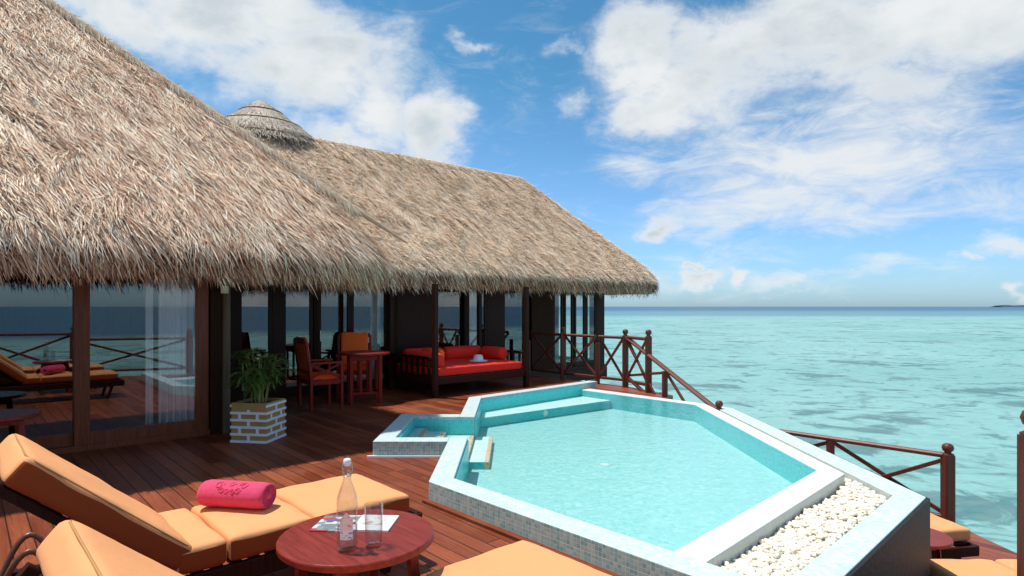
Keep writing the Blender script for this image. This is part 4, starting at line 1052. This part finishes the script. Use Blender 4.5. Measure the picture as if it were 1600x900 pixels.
n_ = t.noise(tcd, 26., 3); t.set(b.inputs['Base Color'], t.mix(t.smooth(n_, .5, .62), (.82, .79, .76), (.70, .38, .30)))
mb = MB(); mb.box(.03, .12, -.02, .085, .0081, .0095); mb.build('picture', m2, mg)

# ------------------------------------------------------------------ planter with palm
pl = empty('planter', (-2.86, 6.92, 0), R(-8), 'square planter with a white brick lattice over ochre boards', 'planter')
hw, hh_ = .205, .44
mb = MB(); 
for (x0, x1, y0, y1) in ((-hw, hw, -hw, -hw+.02), (-hw, hw, hw-.02, hw), (-hw, -hw+.02, -hw+.02, hw-.02), (hw-.02, hw, -hw+.02, hw-.02)): mb.box(x0, x1, y0, y1, .005, hh_)
mb.box(-hw+.02, hw-.02, -hw+.02, hw-.02, .005, .03)
mb.build('box', M_ochre, pl)
mb = MB(); rows = 5; rh = .078; st_ = .027; tk = .007
def lat(mb, side):
    # lattice on one face in (u,z); returns boxes
    def pb(u0, u1, z0, z1, k=0.):
        o = hw+.001; p = tk+k
        if side == 0: mb.box(u0, u1, -o-p, -o, z0, z1)
        if side == 1: mb.box(o, o+p, u0, u1, z0, z1)
        if side == 2: mb.box(u0, u1, o, o+p, z0, z1)
        if side == 3: mb.box(-o-p, -o, u0, u1, z0, z1)
    e_ = hw+.009
    for r in range(6 if side in (1, 3) else 5): pb(-e_, e_, .004+r*rh, .004+r*rh+st_, .002)
    for r in range(5):
        cols = (0.,) if r % 2 == 0 else (-.105, .105)
        for u in cols: pb(u-.016, u+.016, .004+r*rh+st_, .004+(r+1)*rh if r < 4 or side in (1, 3) else .004+(r+1)*rh-.03)
for sd_ in range(4): lat(mb, sd_)
mb.build('lattice', M_white, pl)
mb = MB(); mb.box(-hw+.02, hw-.02, -hw+.02, hw-.02, .36, .405); mb.build('soil', M_soil, pl)
pa = empty('potted_palm', (-2.86, 6.92, .40), 0, 'small bushy green palm growing out of the planter', 'plant')
stm = MB(); lf_ = MB()
def leaf(mb, p, d, up, ln, wd_):
    d = d.normalized(); sd2 = d.cross(up).normalized(); pts = []
    for k in range(5):
        t_ = k/4; c_ = p+d*ln*t_+Vector((0, 0, -.35*ln*t_*t_)); w_ = wd_*math.sin(math.pi*(.12+.86*t_))
        pts += [c_-sd2*w_, c_+sd2*w_]
    mb.add(pts, [(2*k, 2*k+1, 2*k+3, 2*k+2) for k in range(4)])
for i in range(19):
    a = random.uniform(0, 6.28); r0 = random.uniform(.01, .09); b0_ = Vector((r0*math.cos(a), r0*math.sin(a), 0)); lean = random.uniform(.02, .15)
    H_ = random.uniform(.26, .58); tip_ = b0_+Vector((math.cos(a)*lean, math.sin(a)*lean, H_))
    md = (b0_+tip_)/2+Vector((-math.cos(a)*.02, -math.sin(a)*.02, .02))
    stm.tube([b0_, md, tip_], [.009, .008, .005], 6)
    for f_ in range(6):
        fa = a+random.uniform(-1.6, 1.6)+f_*1.05; base_ = b0_.lerp(tip_, random.uniform(.45, 1.0))
        dr_ = Vector((math.cos(fa), math.sin(fa), random.uniform(.7, 2.0))).normalized(); fl = random.uniform(.14, .26)
        ax = []
        for k in range(6):
            t_ = k/5; ax.append(base_+dr_*fl*t_+Vector((0, 0, -.12*t_*t_)))
        stm.tube(ax, [.003]*5+[.001], 4)
        for k in range(1, 6):
            dd_ = (ax[k]-ax[k-1]).normalized(); sdv = dd_.cross(Vector((0, 0, 1))).normalized()
            for sg in (-1, 1):
                leaf(lf_, ax[k], (dd_*.8+sdv*sg*.75+Vector((0, 0, random.uniform(-.1, .2)))), Vector((0, 0, 1)), random.uniform(.09, .16), .0095)
stm.build('stem', M_stem, pa); lf_.build('foliage', M_leaf, pa)

# ------------------------------------------------------------------ dining set
def make_chair():
    """local: faces +x, origin on the floor"""
    r = empty('armchair')
    w2 = .28; 
    for sy in (-1, 1):
        m_ = MB(); m_.beam((.27, sy*w2, 0), (.27, sy*w2, .66), .05, .05); m_.build('leg', M_dine, r)
        m_ = MB(); m_.beam((-.25, sy*w2, 0), (-.25, sy*w2, .45), .05, .05); m_.beam((-.25, sy*w2, .45), (-.34, sy*w2, 1.0), .045, .045); m_.build('leg', M_dine, r)
        m_ = MB(); m_.beam((-.30, sy*w2, .68), (.33, sy*w2, .68), .06, .03); m_.build('armrest', M_dine, r)
        m_ = MB(); m_.beam((-.25, sy*w2, .66), (.25, sy*w2, .47), .02, .028, bev=.1); m_.beam((-.25, sy*w2+.004, .47), (.25, sy*w2+.004, .66), .02, .028, bev=.1); m_.build('side_brace', M_dine, r)
    m_ = MB(); m_.beam((-.25, -w2+.03, .40), (-.25, w2-.03, .40), .03, .07); m_.beam((.27, -w2+.03, .40), (.27, w2-.03, .40), .03, .07); m_.beam((-.23, -w2, .40), (.25, -w2, .40), .03, .07); m_.beam((-.23, w2, .40), (.25, w2, .40), .03, .07)
    m_.build('seat_frame', M_dine, r)
    m_ = MB(); m_.beam((-.345, -w2, 1.0), (-.345, w2, 1.0), .035, .07); m_.build('top_rail', M_dine, r); m_ = MB(); m_.beam((-.27, -w2, .56), (-.27, w2, .56), .03, .05); m_.build('back_rail', M_dine, r)
    m_ = MB(); m_.soft(.01, 0, .465, .54, .50, .08, .03, .01, 10); m_.build('seat_cushion', M_orange, r)
    Mb = Matrix.Translation((-.235, 0, .50)) @ Matrix.Rotation(R(-9.5), 4, 'Y')
    m_ = MB(); m_.soft(0, 0, .28, .075, .48, .56, .03, 0, 10, M=Mb); m_.build('back_cushion', M_orange2, r)
    return r
c1_ = make_chair(); c1_.location = (-2.86, 9.12, 0); c1_.rotation_euler.z = R(36); c1_.scale = (.86, .95, 1)
tag(c1_, 'wooden armchair with orange cushions seen side-on left of the dining table', 'armchair', 'orange cushioned armchairs')
c2_ = copy_tree(c1_); c2_.location = (-2.68, 10.42, 0); c2_.rotation_euler.z = R(-76)
tag(c2_, 'wooden armchair with bright orange back cushion facing us behind the dining table', 'armchair', 'orange cushioned armchairs')
dt = empty('dining_table', (-2.33, 9.66, 0), R(20), 'round red wooden dining table with many upright slats under its top', 'table')
mb = MB(); mb.lathe([(.33, .75), (.395, .75), (.40, .757), (.40, .777), (.394, .785), (0, .785)], n=48, smooth=False); mb.build('table_top', M_dine, dt)
for k in range(4):
    a = R(45+90*k); mb = MB(); mb.beam((.31*math.cos(a), .31*math.sin(a), 0), (.31*math.cos(a), .31*math.sin(a), .75), .055, .055); mb.build('leg', M_dine, dt)
q_ = .31*math.cos(R(45))
mb = MB()
for (u0, v0, u1, v1) in ((-q_, -q_, q_, -q_), (q_, -q_, q_, q_), (q_, q_, -q_, q_), (-q_, q_, -q_, -q_)):
    mb.beam((u0*.93, v0*.93, .70), (u1*.93, v1*.93, .70), .025, .07)
mb.build('apron', M_dine, dt)
mb = MB()
for (u0, v0, u1, v1) in ((-q_, -q_, q_, -q_), (q_, -q_, q_, q_), (q_, q_, -q_, q_), (-q_, q_, -q_, -q_)): mb.beam((u0*.93, v0*.93, .16), (u1*.93, v1*.93, .16), .025, .04)
mb.build('stretcher', M_dine, dt)
for k in range(4):
    for j in (-1, 1):
        a = R(90*k); x_, y_ = q_*math.cos(a)-j*.08*math.sin(a), q_*math.sin(a)+j*.08*math.cos(a)
        mb = MB(); mb.beam((x_*.93, y_*.93, .18), (x_*.93, y_*.93, .67), .022, .04); mb.build('slat', M_dine, dt)

# ------------------------------------------------------------------ daybed
db = empty('daybed', (-.50, 10.75, 0), math.atan2(1.38, 1.52), 'four-post timber daybed with red mattress and bolsters under the thatched eave', 'daybed')
# local: x along the front, y inwards; front-left post at (-1.025, 0)
Lx, Ly = 1.03, 1.38
for (x_, y_) in ((-Lx, 0), (Lx, 0), (-Lx, Ly), (Lx, Ly)):
    mb = MB(); mb.beam((x_, y_, 0), (x_, y_, 1.87), .085, .085, bev=.1); mb.build('post', M_dark, db)
mb = MB()
mb.beam((-Lx, 0, .27), (Lx, 0, .27), .04, .12); mb.beam((-Lx, Ly, .27), (Lx, Ly, .27), .04, .12); mb.beam((-Lx, 0, .27), (-Lx, Ly, .27), .04, .12); mb.beam((Lx, 0, .27), (Lx, Ly, .27), .04, .12)
for k in range(12): mb.beam((-Lx+.1+k*.17, 0, .315), (-Lx+.1+k*.17, Ly, .315), .09, .02)
mb.build('bed_frame', M_dark, db)
for sx in (-1, 1):
    mb = MB(); mb.beam((sx*Lx, .04, .64), (sx*Lx, Ly-.04, .64), .06, .05)
    for k in range(7): mb.beam((sx*Lx, .18+k*.17, .33), (sx*Lx, .18+k*.17, .62), .02, .05)
    mb.build('side_rail', M_dark, db)
mb = MB(); mb.beam((-Lx+.04, Ly, .64), (Lx-.04, Ly, .64), .06, .05)
for k in range(9): mb.beam((-Lx+.2+k*.2, Ly, .33), (-Lx+.2+k*.2, Ly, .62), .02, .05)
mb.build('back_rail', M_dark, db)
mb = MB(); mb.soft(0, Ly/2, .405, 2*Lx-.09, Ly-.06, .16, .04, .012, 16); mb.build('mattress', M_rcush, db)
def bolster(x0, y0, x1, y1, r):
    m_ = MB(); p_, q2 = Vector((x0, y0, .485+r)), Vector((x1, y1, .485+r)); d_ = (q2-p_).normalized(); L_ = (q2-p_).length
    ks = [(-.003, .02), (.0, r*.7), (.03, r*.95), (.09, r)]+[(L_*k/6, r*1.01) for k in range(1, 6)]+[(L_-.09, r), (L_-.03, r*.95), (L_, r*.7), (L_+.003, .02)]
    m_.tube([p_+d_*k[0] for k in ks], [k[1] for k in ks], 18); return m_.build('bolster', M_rcush, db)
bolster(-Lx+.18, Ly-.16, -.03, Ly-.16, .125); bolster(.03, Ly-.16, Lx-.14, Ly-.16, .125)
bolster(-Lx+.17, .10, -Lx+.17, Ly-.34, .12); bolster(Lx-.17, .42, Lx-.17, Ly-.34, .12)
for k, (u_, v_) in enumerate(((.34, .30), (.62, .33))):
    m_ = MB(); m_.soft(-Lx+.34+k*.02, u_+.1, .60, .12, .36, .30, .05, .02, 8, M=Matrix.Rotation(0, 4, 'Z')); o_ = m_.build('throw_pillow', M_orange if k else M_orange2, db)
ht = MB((0, 0, 0)); ht.lathe([(.0, .0), (.17, .0), (.175, .006), (.16, .012), (.10, .02), (.092, .05), (.086, .09), (.06, .115), (0, .12)], n=24)
hat = ht.build('sun_hat', M_white); hat.location = (-.62, 11.25, .50); tag(hat, 'white sun hat lying on the red daybed mattress', 'hat')

# ------------------------------------------------------------------ beach bag between the loungers
bg = empty('beach_bag', (-1.67, 2.12, 0), R(38), 'black leather bag with brown straps standing between the two near loungers', 'bag'); bg.scale = (1, 1, 1.05)
mb = MB(); vs = []; n = 20
for (z_, a_, b_) in ((0, .17, .09), (.03, .20, .115), (.2, .215, .12), (.36, .21, .10), (.47, .20, .06), (.49, .195, .05), (.45, .17, .035), (.3, .15, .05)):
    for k in range(n):
        t_ = 2*math.pi*k/n; cx_, sx_ = math.cos(t_), math.sin(t_)
        vs.append((a_*math.copysign(abs(cx_)**.6, cx_), b_*math.copysign(abs(sx_)**.7, sx_), z_+.012*math.sin(3*t_)))
mb.add(vs, [(i*n+k, i*n+(k+1) % n, (i+1)*n+(k+1) % n, (i+1)*n+k) for i in range(7) for k in range(n)], 0, True); mb.add(vs[:n], [tuple(range(n-1, -1, -1))])
mb.build('body', M_bag, bg)
for sy in (-1, 1):
    mb = MB(); mb.tube([(-.11+.22*k/14, sy*(.06+.035*math.sin(math.pi*k/14)), .44+.21*math.sin(math.pi*k/14)) for k in range(15)], .010, 8); mb.build('handle', M_leather, bg)
mb = MB(); mb.tube([(-.19, 0, .45), (-.25, -.05, .56), (-.16, -.12, .60), (-.02, -.14, .50), (.10, -.13, .38), (.17, -.12, .40)], .011, 8); mb.build('shoulder_strap', M_leather, bg)
mb = MB(); mb.box(-.06, .06, -.125, -.117, .12, .24); mb.build('pocket', M_leather, bg)
